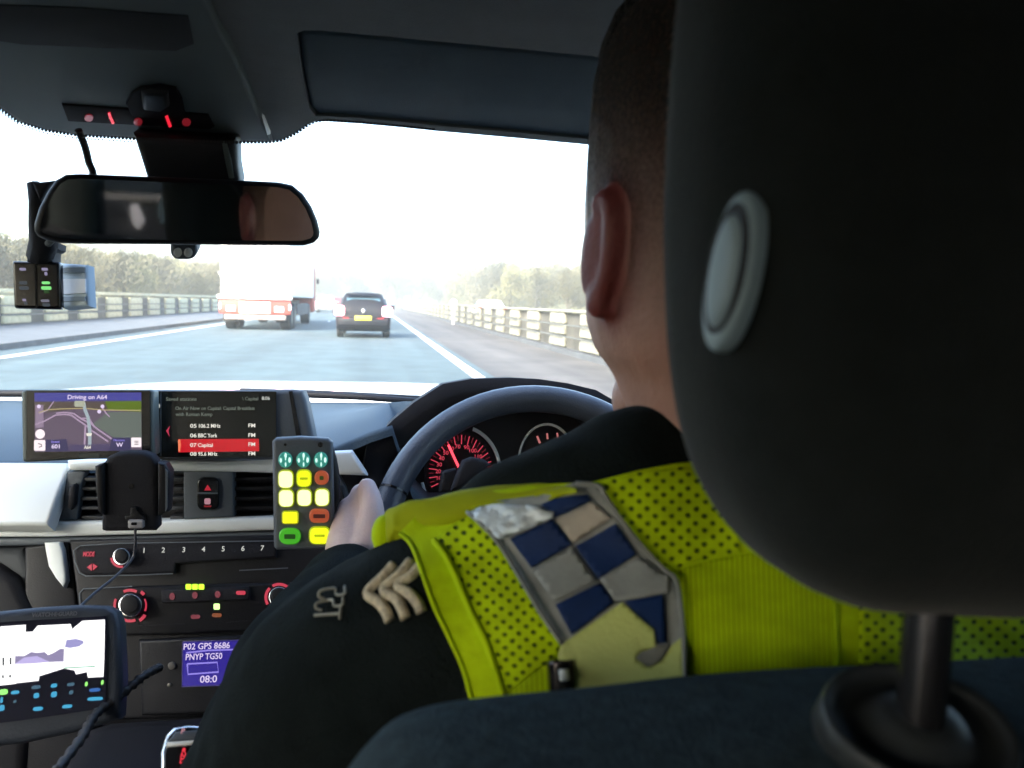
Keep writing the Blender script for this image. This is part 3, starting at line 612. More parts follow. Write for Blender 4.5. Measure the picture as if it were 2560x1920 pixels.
for s, x, y, h, w, m in (('Saved stations', 454, 998, 9, 76, m_t2), ('\\ Capital', 626, 997, 9, 40, m_t2), ('8:06', 665, 996, 9, 20, m_t3), ('On Air Now on Capital: Capital Breakfast', 539, 1021, 9, 198, m_t2), ('with Roman Kemp', 486, 1036, 9, 92, m_t2),
                         ('05', 484, 1065, 10, 16, m_t1), ('106.2 MHz', 525, 1065, 10, 54, m_t1), ('FM', 630, 1064, 10, 17, m_t1), ('06', 484, 1089, 10, 16, m_t1), ('BBC York', 520, 1089, 10, 48, m_t1), ('FM', 630, 1088, 10, 17, m_t1),
                         ('07', 484, 1113, 10, 16, m_t1), ('Capital', 514, 1113, 10, 37, m_t1), ('FM', 630, 1111, 10, 17, m_t1), ('08', 484, 1135, 10, 16, m_t1), ('95.6 MHz', 520, 1135, 10, 48, m_t1), ('FM', 630, 1134, 10, 17, m_t1)):
    text(s, x, y, h, SPn, m, scr, .0014, wid=w, bold=.012)
slab('menu_arrow', [(425, 1064), (421, 1078), (424, 1092), (415, 1077)], SPn, .0004, EM('arrow_red', 'e04060', .7), scr, .0008)
slab('source_symbol', circ(393, 1015, 7, 8, 12) , SPn, .0004, m_t3, scr, .0008)
slab('source_dot', circ(393, 1015, 3, 3, 8), SPn, .0004, m_gloss, scr, .0013)
line('screen_divider', [(402, 980), (402, 1140)], 2, SPn, m_grey, scr, .0008)
# centre stack
KP = Pl(pt(430, 1356, .885), (0, -.95, .33))
slab('centre_stack', [(172, 1350), (960, 1330), (960, 1790), (240, 1800), (200, 1560)], KP, .05, m_blkp, db, -.004, .004)
slab('stack_side', [(60, 1366), (172, 1352), (200, 1560), (240, 1980), (60, 1980)], KP, .04, m_blkp, db, -.012, .004)
slab('passenger_panel', [(-880, 1370), (60, 1366), (98, 1480), (122, 1540), (60, 1980), (-880, 1980)], KP, .03, M('passenger_plastic', (.045, .05, .058), .6, var=.1, vs=8), db, -.018, .01)
slab('glovebox', [(-880, 1420), (-20, 1400), (40, 1440), (80, 1520), (90, 1640), (60, 1980), (-880, 1980)], KP, .03, m_blkp, db, -.006, .012)
slab('silver_spear', [(109, 1356), (148, 1354), (156, 1372), (163, 1420), (166, 1452), (158, 1470), (138, 1446), (120, 1416), (113, 1380)], KP, .014, m_silver, db, -.002, .003)
rp = slab('radio_panel', [(186, 1372), (196, 1362), (300, 1356), (690, 1352), (690, 1394), (440, 1410), (436, 1434), (330, 1436), (214, 1438), (200, 1430), (190, 1404)], KP, .012, m_matt, db, .004, .003)
line('panel_edge', [(688, 1352), (300, 1358), (200, 1364), (184, 1376), (187, 1404), (198, 1432), (214, 1440), (330, 1438), (432, 1434)], 3, KP, m_grey, rp, .0052)
m_rt = EM('red_text', 'e2445c', .75); m_rt2 = EM('red_text_dim', 'b0505e', .45)
text('MODE', 226, 1386, 12, KP, m_rt, rp, .0048, wid=28, bold=.03)
slab('play_symbol', [(217, 1418), (229, 1409), (229, 1427)], KP, .0005, m_rt, rp, .0052); slab('play_symbol', [(244, 1416), (232, 1409), (232, 1426)], KP, .0005, m_rt, rp, .0052)
for k, x in enumerate((363, 411, 462, 511, 560, 609, 657)): text(str(k + 1), x, 1377 - k * 1.0, 13, KP, m_t3, rp, .0048, bold=.01)
line('slot_line', [(598, 1426), (720, 1420)], 3, KP, m_grey, db, .0015)
def knob(x, y, r, h, ringsegs, pl=KP, cap=m_blkp):
    k = slab('knob', circ(x, y, r, r, 28), pl, h, m_matt, db, h, .003, 3)
    slab('knob_ring', circ(x, y, r * .98, r * .98, 28, 0, 360), pl, .001, m_chrome, k, h * .98, .0006)
    slab('knob_face', circ(x - 1, y - 3, r * .74, r * .74, 24), pl, .002, m_blkp, k, h + .0012, .001)
    for r0, r1, a0, a1 in ringsegs: slab('lit_arc', arcband(x, y, r0, r1, a0, a1, 10), pl, .0006, m_rt, k, .0052)
knob(303, 1392, 22, .016, ((23, 27, -40, 50), (22, 28, 80, 175)))
cl = slab('climate_panel', [(198, 1480), (208, 1470), (320, 1466), (960, 1450), (960, 1575), (560, 1580), (470, 1586), (262, 1590), (200, 1516)], KP, .012, m_blkp, db, .004, .003)
slab('climate_key_row', [(402, 1474), (624, 1466), (624, 1500), (404, 1508)], KP, .008, m_matt, cl, .009, .002)
line('panel_edge', [(330, 1466), (208, 1472), (198, 1484), (200, 1514)], 3, KP, m_grey, cl, .0052)
knob(325, 1514, 30, .018, ((35, 42, -115, -65), (33, 42, -25, 20), (35, 42, 70, 118), (36, 42, 155, 205), (40, 48, -52, -38), (40, 48, 32, 58), (40, 48, 122, 140)))
knob(698, 1494, 27, .018, ((30, 37, -120, -20), (30, 37, 150, 225)))
m_led = EM('green_led', 'b6ff30', 2.0); m_led2 = EM('green_led_pale', 'c8ff90', 2.0)
for x in (471, 487, 503): slab('green_lamp', rr(x - 7, 1460, x + 7, 1474, 3), KP, .001, m_led, cl, .0105)
slab('green_lamp', rr(534, 1509, 549, 1524, 3), KP, .001, m_led2, cl, .0055)
for s, x, y, m in (('OFF', 430, 1491, m_rt2), ('A', 487, 1488, m_rt2), ('B', 544, 1486, m_rt2), ('AUTO', 602, 1482, m_rt), ('A/C', 488, 1542, m_rt2), ('REC', 542, 1538, EM('amber_text', 'b4643c', .5))):
    if s in ('A', 'B', 'OFF'): slab('lit_symbol', circ(x, y, 7, 9, 9), KP, .0006, m, cl, .0100)
    else: slab('lit_symbol', rr(x - (12 if m is not m_rt2 else 11), y - 5, x + 12, y + 5, 4, 2), KP, .0006, m, cl, .0100 if y < 1500 else .0052)
for a, b in (((345, 1565), (462, 1560)), ((565, 1557), (625, 1552))): line('slot_line', [a, b], 3, KP, m_matt, db, .0055)
# radio set with blue display in the lower slot
rd = thing('radio_set', 'police radio head with a violet display low in the centre stack', 'radio', KP.at(520, 1660))
slab('radio_face', [(345, 1600), (700, 1584), (706, 1780), (352, 1790)], KP, .03, m_blkp, rd, .006, .004)
slab('display', [(456, 1604), (598, 1600), (600, 1712), (455, 1717)], KP, .002, EM('violet_display', '2c1c94', .9), rd, .0075)
m_vt = EM('violet_text', 'e4d4f4', 1.0); m_vl = EM('violet_line', '9a8cf0', .9)
text('P02 GPS 8686', 521, 1614, 15, KP, m_vt, rd, .0082, wid=114, ang=R(2), bold=.01); text('PNYP TG50', 514, 1640, 15, KP, m_vt, rd, .0082, wid=90, ang=R(2), bold=.01); text('08:0', 525, 1696, 17, KP, m_vt, rd, .0082, wid=42, ang=R(2), bold=.01)
line('display_line', [(468, 1660), (543, 1656), (546, 1680), (470, 1686), (468, 1660)], 4, KP, m_vl, rd, .0080); line('display_line', [(466, 1632), (520, 1626), (585, 1624), (587, 1642)], 4, KP, m_vl, rd, .0079)
line('display_edge', [(456, 1604), (598, 1600), (600, 1712), (455, 1717), (456, 1604)], 3, KP, M('dim_violet', (.10, .08, .2), .5), rd, .0078)
slab('key', circ(429, 1665, 10, 10, 12), KP, .003, M('brown_key', (.10, .09, .08), .5), rd, .0085, .001); slab('key', circ(422, 1713, 5, 5, 10), KP, .003, M('tan_key', (.2, .18, .14), .5), rd, .0085, .001)
# ---- instruments
GP = Pl(pt(1250, 1160, 1.0), (0, -1, .22))
HPn = Pl(pt(1250, 1000, .945), (0, -1, .05))
ho = [(896, 1134), (918, 1112), (940, 1092), (985, 1048), (1035, 1006), (1107, 960), (1179, 947), (1275, 944), (1350, 948), (1419, 958), (1490, 975), (1533, 1000), (1556, 1030), (1570, 1080), (1570, 1300)]
hi = [(1520, 1300), (1515, 1100), (1480, 1060), (1400, 1020), (1275, 1000), (1180, 1004), (1100, 1040), (1040, 1085), (985, 1130), (960, 1180), (950, 1300)]
def hoodmesh():
    fr_ = [HPn.at(x, y) for x, y in ho] ; n = len(ho)
    ins = [HPn.at(x, y) for x, y in [(958, 1300), (962, 1190), (985, 1136), (1010, 1108), (1046, 1076), (1108, 1030), (1180, 1004), (1275, 998), (1345, 1004), (1405, 1018), (1460, 1040), (1495, 1064), (1508, 1090), (1512, 1130), (1515, 1300)]]
    bm = bmesh.new()
    o_ = [HPn.at(890, 1300)] + fr_[1:-1] + [fr_[-1]]
    bk = [p + Vector((0, .24, -.055 if 0 < i < n - 1 else 0)) for i, p in enumerate(o_)]
    ib = [p + Vector((0, .075, -.01)) for p in ins]
    mid = [p * .5 + q * .5 + HPn.n * .006 for p, q in zip(o_, ins)]
    rings(bm, [bk, [p + Vector((0, .03, -.002)) for p in o_], o_, mid, ins, ib], close=False, cap=False)
    return bmo('instrument_hood', bm, m_matt, db, True, None, 60)
hoodmesh()
slab('instrument_panel', [(975, 1330), (980, 1150), (1060, 1062), (1180, 1012), (1350, 1008), (1500, 1070), (1530, 1330)], GP, .01, M('instrument_black', (.013, .010, .012), .4), db, -.012)
def gauge(cx, cy, rx, ry, ch, name='gauge'):
    g = slab(name, circ(cx, cy, rx * .95, ry * .95, 40), GP, .004, M('gauge_face', (.010, .006, .008), .35), db, -.006)
    for a0, a1, w in ch: slab('chrome_arc', circ(cx, cy, rx * (1.0 + w), ry * (1.0 + w), 20, a0, a1) + circ(cx, cy, rx * .985, ry * .985, 20, a1, a0), GP, .003, m_silver, g, -.001, .0006)
    return g
m_gr = EM('gauge_red', 'ff5068', .6, (.1, .01, .02)); m_gr2 = EM('gauge_red_dim', 'd03048', .42)
g1 = gauge(1152, 1182, 96, 112, ((-72, -8, .07), (150, 168, .06)))
for k in range(0, 61, 2):
    a = R(158 + k * 3.55); big = k % 4 == 0; r0 = .70 if big else .79
    x0, y0, x1, y1 = 1152 + 86 * r0 * math.cos(a), 1182 + 102 * r0 * math.sin(a), 1152 + 86 * .93 * math.cos(a), 1182 + 102 * .93 * math.sin(a)
    line('tick', [(x0, y0), (x1, y1)], 2.4 if big else 1.3, GP, m_gr if big else m_gr2, g1, -.0045)
for s, deg in (('10', 168), ('20', 183), ('30', 198), ('40', 213), ('50', 229), ('60', 246), ('70', 263), ('90', 286), ('100', 303), ('110', 322), ('130', 345)):
    a = R(deg); text(s, 1152 + 56 * math.cos(a), 1182 + 66 * math.sin(a), 10, GP, m_gr, g1, -.0045, bold=.01)
line('needle', [(1149, 1172), (1136, 1145), (1121, 1112)], 6, GP, EM('needle_red', 'ff4858', 2.2, (.2, .0, .0)), g1, .0005)
g2 = gauge(1368, 1158, 70, 96, ((190, 345, .05),))
for x0, y0, x1, y1, w in ((1343, 1090, 1350, 1108, 5), (1368, 1083, 1369, 1098, 4), (1393, 1082, 1396, 1100, 4)): line('tick', [(x0, y0), (x1, y1)], w, GP, EM('tick_pink', 'e88a88', .6), g2, -.004)
# ---- steering wheel
sw = thing('steering_wheel', 'black leather steering wheel with a grey sheen on its upper rim', 'steering wheel', (.1875, .83, .87))
WC = Vector((.1875, .812, .919)); wu = Vector((1, 0, 0)); wv = Vector((0, .5, .866)); wn = Vector((0, -.866, .5)); RW = .176
m_leather = M('wheel_leather', (.058, .068, .090), .38, var=.1, vs=30, bump=.25, bs=500)
def rim(a): return WC + (wu * math.cos(a) + wv * math.sin(a)) * RW
bm = bmesh.new(); rs = []
for k in range(72):
    a = 6.28318 * k / 72; c = rim(a); rad = (c - WC).normalized()
    rs.append([c + (rad * math.cos(b) * .0155 + wn * math.sin(b) * .0175) for b in [6.28318 * q / 14 for q in range(14)]])
rings(bm, rs + [rs[0]], cap=False); bmesh.ops.remove_doubles(bm, verts=bm.verts, dist=1e-5); bmo('rim', bm, m_leather, sw, True)
for a in (R(158), R(22)):
    bm = bmesh.new(); c = rim(a); rad = (c - WC).normalized(); tg = rad.cross(wn)
    rings(bm, [[c + tg * w + (rad * math.cos(b) * .0162 + wn * math.sin(b) * .0182) for b in [6.283 * q / 14 for q in range(14)]] for w in (-.0012, .0012)]); bmo('seam', bm, m_gloss, sw)
bm = bmesh.new(); ell(bm, WC + wn * .01 - wv * .02, (.075, .035, .065), Matrix.Rotation(R(-30), 3, 'X')); bmo('hub', bm, m_matt, sw, True)
for a in (186, -6, 270):
    c = rim(R(a)); bm = bmesh.new(); tube(bm, [WC - wv * .02, (WC + c) / 2 - wn * .004, c], [.03, .022, .017], 10); bmo('spoke', bm, m_grey if a == 270 else m_matt, sw, True)
bm = bmesh.new(); tube(bm, [WC - wn * .0, WC - wn * .16], .035, 12); bmo('column', bm, m_matt, sw, True)
ss = thing('control_stalk', 'dark stalk behind the wheel in front of the speedometer', 'stalk', WC - wn * .06)
bm = bmesh.new(); tube(bm, smooth_path([WC - wn * .09 - wv * .03, pt(1230, 1215, .87), pt(1190, 1215, .85), pt(1140, 1222, .83)], 4), [.008] * 13, 10); bmo('stalk_arm', bm, m_matt, ss, True)
slab('stalk_pad', [(1160, 1150), (1180, 1142), (1212, 1148), (1228, 1162), (1190, 1190), (1150, 1222), (1128, 1226), (1140, 1190)], Pl(pt(1180, 1180, .82), (0, -1, .2)), .02, m_matt, ss, 0, .005)
slab('stalk_pad', [(1106, 1178), (1140, 1170), (1146, 1190), (1130, 1230), (1100, 1230)], Pl(pt(1120, 1200, .83), (0, -1, .2)), .02, m_matt, ss, 0, .004)
# ---- satellite navigator
NP = Pl(pt(210, 1065, .855), (.03, -1, .10))
sn = thing('satellite_navigator', 'satellite navigator showing a road map, clipped over the left of the dashboard screen', 'satnav', NP.at(210, 1150))
slab('navigator_case', qmap([(51, 974), (384, 974), (388, 1140), (54, 1157)], rr(0, 0, 1, 1, .04)), NP, .022, M('navigator_frame', (.09, .11, .105), .5), sn, 0, .004)
ns = slab('navigator_bezel', [(66, 977), (374, 977), (376, 1136), (67, 1151)], NP, .002, m_gloss, sn, .0012)
nm = slab('map_screen', [(86, 982), (353, 981), (354, 1126), (87, 1130)], NP, .0006, EM('map_ground', '6a5a70', .8), sn, .0020)
def em2(n, h, k=.9): return EM(n, h, k)
slab('map_area', [(262, 1003), (353, 1002), (353, 1030), (270, 1026)], NP, .0003, em2('map_green', '5c7414'), nm, .0024)
slab('map_area', [(86, 1003), (262, 1003), (270, 1024), (190, 1022), (100, 1034), (86, 1040)], NP, .0003, em2('map_brown', '584c48'), nm, .0024)
slab('map_area', [(270, 1030), (353, 1031), (354, 1102), (300, 1104), (232, 1060)], NP, .0003, em2('map_grey', '66706a'), nm, .0023)
slab('title_bar', [(86, 982), (353, 981), (353, 1002), (86, 1004)], NP, .0003, em2('bar_blue', '45459c'), nm, .0025)
text('Driving on A64', 221, 993, 12, NP, m_vt, nm, .0029, wid=98, bold=.012)
m_rdm = em2('map_road', 'b49cb8'); m_rdy = em2('map_road_yellow', 'b8aa78'); m_rdg = em2('map_route', 'a8b8c0')
line('map_road', [(87, 1062), (112, 1052), (138, 1038), (160, 1036), (178, 1038), (200, 1054), (215, 1064), (228, 1076), (270, 1104)], 3.5, NP, m_rdm, nm, .0027)
line('map_road', [(140, 1033), (162, 1031), (184, 1034), (204, 1048), (225, 1058), (245, 1074), (280, 1098)], 3.5, NP, m_rdm, nm, .00272)
line('map_road', [(96, 1032), (120, 1024), (160, 1022), (210, 1021), (260, 1025), (353, 1026)], 2.5, NP, m_rdy, nm, .0027)
line('map_road', [(134, 1004), (118, 1026), (98, 1034)], 2.5, NP, m_rdm, nm, .0027)
line('map_road', [(256, 1020), (264, 1032), (274, 1042)], 3, NP, m_rdm, nm, .0027)
line('map_road', [(213, 1066), (211, 1112)], 4, NP, m_rdm, nm, .0027); line('map_road', [(200, 1046), (222, 1046), (236, 1068)], 4, NP, m_rdm, nm, .00265)
line('map_route', [(209, 1006), (212, 1024), (220, 1044), (224, 1076), (224, 1112)], 8, NP, m_rdg, nm, .0028)
slab('road_number', rr(186, 1002, 212, 1017, 3), NP, .0003, em2('sign_pale', 'b4b8a4'), nm, .0030)
slab('car_marker', [(215, 1083), (230, 1083), (228, 1090), (217, 1090)], NP, .0003, m_t1, nm, .0030)
for x, y in ((256, 1016), (248, 1029), (97, 1016)): slab('map_pin', circ(x, y, 5, 5, 8), NP, .0003, m_vt, nm, .0030)
slab('zoom_strip', [(88, 1012), (108, 1012), (109, 1068), (89, 1070)], NP, .0003, em2('strip_mauve', '94809a'), nm, .0026)
m_wp = em2('button_white', 'fff0f4', 1.05)
slab('round_button', circ(100, 1085, 12, 12, 20), NP, .0004, m_wp, nm, .0031)
b_ = slab('return_button', rr(85, 1100, 113, 1127, 3), NP, .0004, m_wp, nm, .0031); line('return_arrow', [(95, 1109), (103, 1111), (104, 1116), (97, 1118)], 2, NP, m_gloss, nm, .0036)
slab('menu_button', rr(328, 1094, 353, 1118, 2), NP, .0004, m_wp, nm, .0031)
for y in (1103, 1107, 1111): line('menu_line', [(336, y), (346, y)], 1.5, NP, m_grey, nm, .0036)
m_bx = em2('box_blue', '35305c')
slab('speed_box', [(114, 1100), (166, 1098), (172, 1128), (114, 1129)], NP, .0003, m_bx, nm, .0028); slab('direction_box', [(280, 1094), (326, 1094), (326, 1127), (272, 1127)], NP, .0003, m_bx, nm, .0028)
slab('road_box', [(172, 1112), (274, 1110), (272, 1127), (174, 1128)], NP, .0003, em2('box_violet', '4a4068'), nm, .0027)
text('Speed', 141, 1104, 6, NP, m_vl, nm, .0032); text('601', 143, 1116, 11, NP, m_vt, nm, .0032, bold=.02); text('Direction', 300, 1100, 6, NP, m_vl, nm, .0032, wid=28); text('W', 301, 1112, 11, NP, m_vt, nm, .0032, bold=.02); text('A64', 221, 1118, 9, NP, m_t1, nm, .0032, wid=17, bold=.02)
slab('maker_badge', rr(197, 1133, 248, 1144, 3), NP, .0004, M('dim_badge', (.06, .07, .065), .6), sn, .0016)
# ---- phone cradle
CP = Pl(pt(325, 1230, .80), (.05, -1, .08))
pc = thing('phone_cradle', 'empty black phone cradle on the centre air vents', 'phone cradle', CP.at(325, 1330))
slab('cradle_body', [(258, 1160), (268, 1142), (290, 1132), (320, 1129), (355, 1130), (378, 1138), (390, 1150), (395, 1170), (395, 1320), (388, 1328), (262, 1330), (252, 1326), (254, 1250)], CP, .018, m_matt, pc, 0, .005)
slab('cradle_arm', [(236, 1166), (258, 1158), (260, 1290), (244, 1280), (238, 1220)], CP, .022, m_blkp, pc, .006, .003); slab('cradle_arm', [(393, 1156), (412, 1160), (424, 1180), (424, 1200), (420, 1280), (394, 1290)], CP, .022, m_blkp, pc, .006, .003)
slab('arm_edge', [(413, 1172), (418, 1178), (418, 1270), (413, 1280)], CP, .002, m_grey, pc, .0075)
slab('screw_hole', circ(328, 1216, 7, 7, 12), CP, .001, m_gloss, pc, .0008)
slab('socket', [(326, 1268), (342, 1268), (344, 1288), (362, 1290), (364, 1302), (312, 1302), (312, 1290), (324, 1288)], CP, .004, m_blkp, pc, .004, .0015)
slab('plug', rr(319, 1300, 358, 1322, 5), CP, .008, M('plug_grey', (.35, .34, .36), .4), pc, .007, .002); slab('plug_slot', rr(328, 1306, 342, 1313, 2), CP, .001, m_gloss, pc, .0075)
t = thing('cable', 'thin grey charging cable drooping from the phone cradle across the radio panel', 'cable', CP.at(338, 1322))
bm = bmesh.new(); tube(bm, smooth_path([CP.at(338, 1322, .004), pt(338, 1362, .80), pt(330, 1398, .80), pt(290, 1440, .77), pt(240, 1480, .74), pt(205, 1512, .71), pt(190, 1530, .69)], 6), .0013, 8); bmo('cable_run', bm, M('cable_grey', (.08, .08, .095), .5), t, True)
# ---- siren handset
KN = Pl(pt(757, 1234, .775), (.03, -1, .10))
ks = thing('siren_handset', 'grey handset with glowing yellow, teal, orange and green keys', 'handset', KN.at(757, 1370))
slab('handset_back', [(700, 1094), (826, 1098), (842, 1150), (850, 1200), (850, 1250), (838, 1290), (834, 1330), (700, 1376)], KN, .018, m_blkp, ks, -.006, .005)
slab('handset_body', [(680, 1104), (688, 1096), (750, 1092), (820, 1096), (832, 1106), (834, 1180), (836, 1290), (832, 1366), (800, 1374), (690, 1376), (684, 1368)], KN, .018, m_grey, ks, 0, .004)
for x, r in ((713, 3.5), (801, 6.5)): slab('lens', circ(x, 1112, r, r, 12), KN, .001, m_gloss, ks, .0006)
m_teal = EM('teal_glow', '2f8f80', .7, (.05, .2, .18)); m_tealb = EM('teal_spark', 'd0fff0', 1.2); m_yw = EM('lit_white_yellow', 'fcffc0', 1.15, (.6, .6, .3)); m_yy = EM('lit_yellow', 'e6f400', 1.0, (.5, .5, .05)); m_ya = EM('lit_amber', 'ffee00', 1.1, (.5, .5, .05))
m_or = EM('dim_orange', 'a84428', .7, (.3, .1, .05)); m_gn = EM('lit_green', '2fa010', .8, (.1, .3, .05)); m_ys = EM('yellow_shade', 'b4c800', .9)
for x in (713, 758, 802):
    k = slab('key', circ(x, 1150, 18, 20, 20), KN, .004, m_teal, ks, .003, .002)
    for dx, dy, w, h in ((1, -11, 3, 7), (-11, 1, 3, 6), (11, 0, 3.5, 7), (1, 11, 2, 6), (1, -2, 1.5, 3)): slab('lamp_dot', circ(x + dx, 1150 + dy, w, h, 8), KN, .0005, m_tealb, k, .0036)
def key(x0, y0, x1, y1, m, r=14, mark=None, rimm=m_ys):
    k = slab('key', rr(x0, y0, x1, y1, r), KN, .004, rimm, ks, .003, .002); slab('key_face', [tuple(p) for p in inset(rr(x0, y0, x1, y1, r), 3)], KN, .0006, m, k, .0038)
    if mark: slab('key_mark', rr((x0 + x1) / 2 - mark[0], (y0 + y1) / 2 - mark[1], (x0 + x1) / 2 + mark[0], (y0 + y1) / 2 + mark[1], 2, 2), KN, .0004, mark[2], k, .0043)
m_mk = EM('mark_dark', '6a1c10', .3); m_mg = EM('mark_green', '1c6008', .4)
key(694, 1175, 734, 1222, m_yw); key(740, 1174, 779, 1219, m_yy, mark=(10, 3, m_ys)); key(786, 1177, 822, 1213, m_or, 16, (5, 5, m_mg), m_or)
key(695, 1223, 735, 1269, m_yw); key(741, 1222, 780, 1267, m_yw); key(786, 1221, 824, 1267, m_yw)
key(704, 1278, 746, 1311, m_ya, 7); key(773, 1273, 823, 1308, m_or, 14, (15, 5, m_mk), m_or); key(697, 1321, 752, 1362, m_gn, 19, (14, 6, m_mg), m_gn); key(772, 1317, 826, 1362, m_yy, 15, (13, 3, m_ys))
# ---- in-car video monitor
VP = Pl(pt(120, 1640, .66), (.12, -.92, .36))
vm = thing('video_monitor', 'in-car video monitor with a bright picture and blue key legends, low at the left edge', 'monitor', VP.at(120, 1860))
slab('monitor_case', [(-120, 1546), (-20, 1530), (100, 1518), (200, 1512), (262, 1514), (290, 1528), (300, 1560), (306, 1700), (300, 1800), (200, 1830), (60, 1860), (-120, 1880)], VP, .03, M('monitor_case', (.045, .055, .075), .5, bump=.2, bs=400), vm, 0, .006)
slab('monitor_panel', [(-100, 1562), (120, 1548), (264, 1540), (268, 1600), (264, 1770), (60, 1800), (-100, 1820)], VP, .002, M('monitor_gloss', (.014, .014, .03), .25), vm, .0015)
text('WATCH\u00b7E\u00b7GUARD', 137, 1536, 11, VP, M('grey_print', (.16, .17, .20), .5), vm, .0006, wid=112, ang=R(2.5), bold=.02)
m_scr = EM('screen_white', 'ffffff', 1.6)
slab('picture', [(-60, 1586), (0, 1582), (3, 1566), (64, 1562), (63, 1580), (82, 1579), (94, 1564), (176, 1560), (180, 1573), (204, 1572), (206, 1552), (262, 1549), (260, 1650), (258, 1692), (220, 1694), (217, 1680), (190, 1686), (186, 1676), (160, 1671), (40, 1686), (36, 1710), (-60, 1720)], VP, .0008, m_scr, vm, .0023)
slab('picture_dark', [(37, 1660), (38, 1640), (60, 1640), (78, 1630), (92, 1632), (112, 1630), (120, 1638), (134, 1632), (150, 1622), (160, 1622), (159, 1654), (120, 1655), (80, 1659)], VP, .0004, EM('road_picture', '9a90b8', .9), vm, .0029)
slab('picture_road', [(37, 1660), (60, 1644), (92, 1640), (124, 1655), (80, 1659)], VP, .0003, EM('road_lilac', 'c4b8ec', 1.0), vm, .0033)
slab('picture_dark', [(162, 1618), (166, 1600), (190, 1597), (208, 1602), (209, 1608), (198, 1616), (176, 1620)], VP, .0004, EM('picture_violet', 'a8a4dc', .9), vm, .0029)
slab('status_pill', [(38, 1694), (98, 1688), (96, 1702), (40, 1708)], VP, .0006, m_scr, vm, .0025)
line('status_line', [(160, 1670), (238, 1666)], 2.5, VP, EM('line_green', '40c090', .8), vm, .0030)
for x, y0, y1 in ((8, 1644, 1664), (26, 1644, 1661), (7, 1688, 1695), (25, 1687, 1694)): line('picture_bar', [(x, y0), (x, y1)], 4, VP, m_grey, vm, .0031)
m_b1 = EM('legend_cyan', '48b8e8', .8); m_b2 = EM('legend_blue', '3c78d0', .7); m_b3 = EM('legend_slate', '5888a8', .5); m_g1 = EM('legend_lime', 'a0ff80', 1.1)
for x, y, w, h, m in ((8, 1730, 22, 14, m_g1), (38, 1731, 20, 9, m_b1), (90, 1718, 22, 9, m_b3), (135, 1714, 15, 10, m_b1), (177, 1711, 18, 8, m_b3), (216, 1710, 6, 11, m_g1), (256, 1706, 6, 11, m_g1), (91, 1739, 13, 13, m_b1), (135, 1736, 14, 14, m_b1), (178, 1731, 10, 10, m_b3), (237, 1725, 27, 9, m_b2), (238, 1747, 38, 9, m_b1), (4, 1750, 6, 15, m_b1), (37, 1754, 7, 7, m_b3), (4, 1770, 14, 15, m_b1), (95, 1772, 24, 10, m_b1), (168, 1766, 24, 9, m_b1)):
    slab('legend', qmap([(x - w / 2, y - h / 2 + 1), (x + w / 2, y - h / 2 - 1), (x + w / 2, y + h / 2 - 1), (x - w / 2 - 1, y + h / 2 + 1)], rr(0, 0, 1, 1, .3, 2)), VP, .0004, m, vm, .0022)
t = thing('cable', 'curly black radio lead hanging between the monitor and the radio set', 'cable', pt(250, 1780, .70))
pth = smooth_path([pt(400, 1668, .70), pt(360, 1690, .68), pt(300, 1740, .66), pt(240, 1785, .64), pt(200, 1850, .60), pt(140, 1930, .56)], 10)
bm = bmesh.new(); tube(bm, pth, [.0035 + .0009 * math.sin(i * 2.2) for i in range(len(pth))], 8); bmo('cable_run', bm, M('lead_black', (.03, .028, .03), .5), t, True)
# ---- centre console and gear selector
GSP = Pl(pt(450, 1880, .50), (0, -.62, .78))
cc = thing('centre_console', 'dark centre console tunnel between the front seats', 'console', (XC, .5, .5))
bm = bmesh.new(); bbox(bm, Vector((XC - .0, .45, .52)), (.24, .8, .38), Matrix.Rotation(R(8), 3, 'X'), .04, 3); bmo('tunnel', bm, m_blkp, cc, True, None, 50)
gs = thing('gear_selector', 'gear selector with a chrome rim, P key and red R N D letters', 'gear selector', GSP.at(450, 1920))
slab('selector_body', [(398, 1960), (398, 1880), (412, 1836), (432, 1814), (470, 1808), (510, 1810), (540, 1824), (556, 1960)], GSP, .05, m_chrome, gs, -.002, .004)
slab('selector_face', [(406, 1960), (408, 1884), (420, 1840), (438, 1820), (470, 1814), (506, 1817), (532, 1830), (546, 1960)], GSP, .01, m_gloss, gs, .0012, .002)
slab('park_key', [(422, 1850), (438, 1828), (500, 1822), (500, 1846), (424, 1852)], GSP, .004, m_grey, gs, .003, .0015)
slab('key_bar', [(416, 1854), (500, 1848), (500, 1857), (414, 1866)], GSP, .003, m_silver, gs, .003, .001)
text('P', 459, 1834, 13, GSP, EM('pink_text', 'd09aa4', .7), gs, .0036, bold=.02)
for s, x, y in (('R', 461, 1880), ('N', 459, 1893), ('D', 457, 1906)): text(s, x, y, 12, GSP, EM('sel_red', 'ff3a4c', .9), gs, .002, bold=.03)

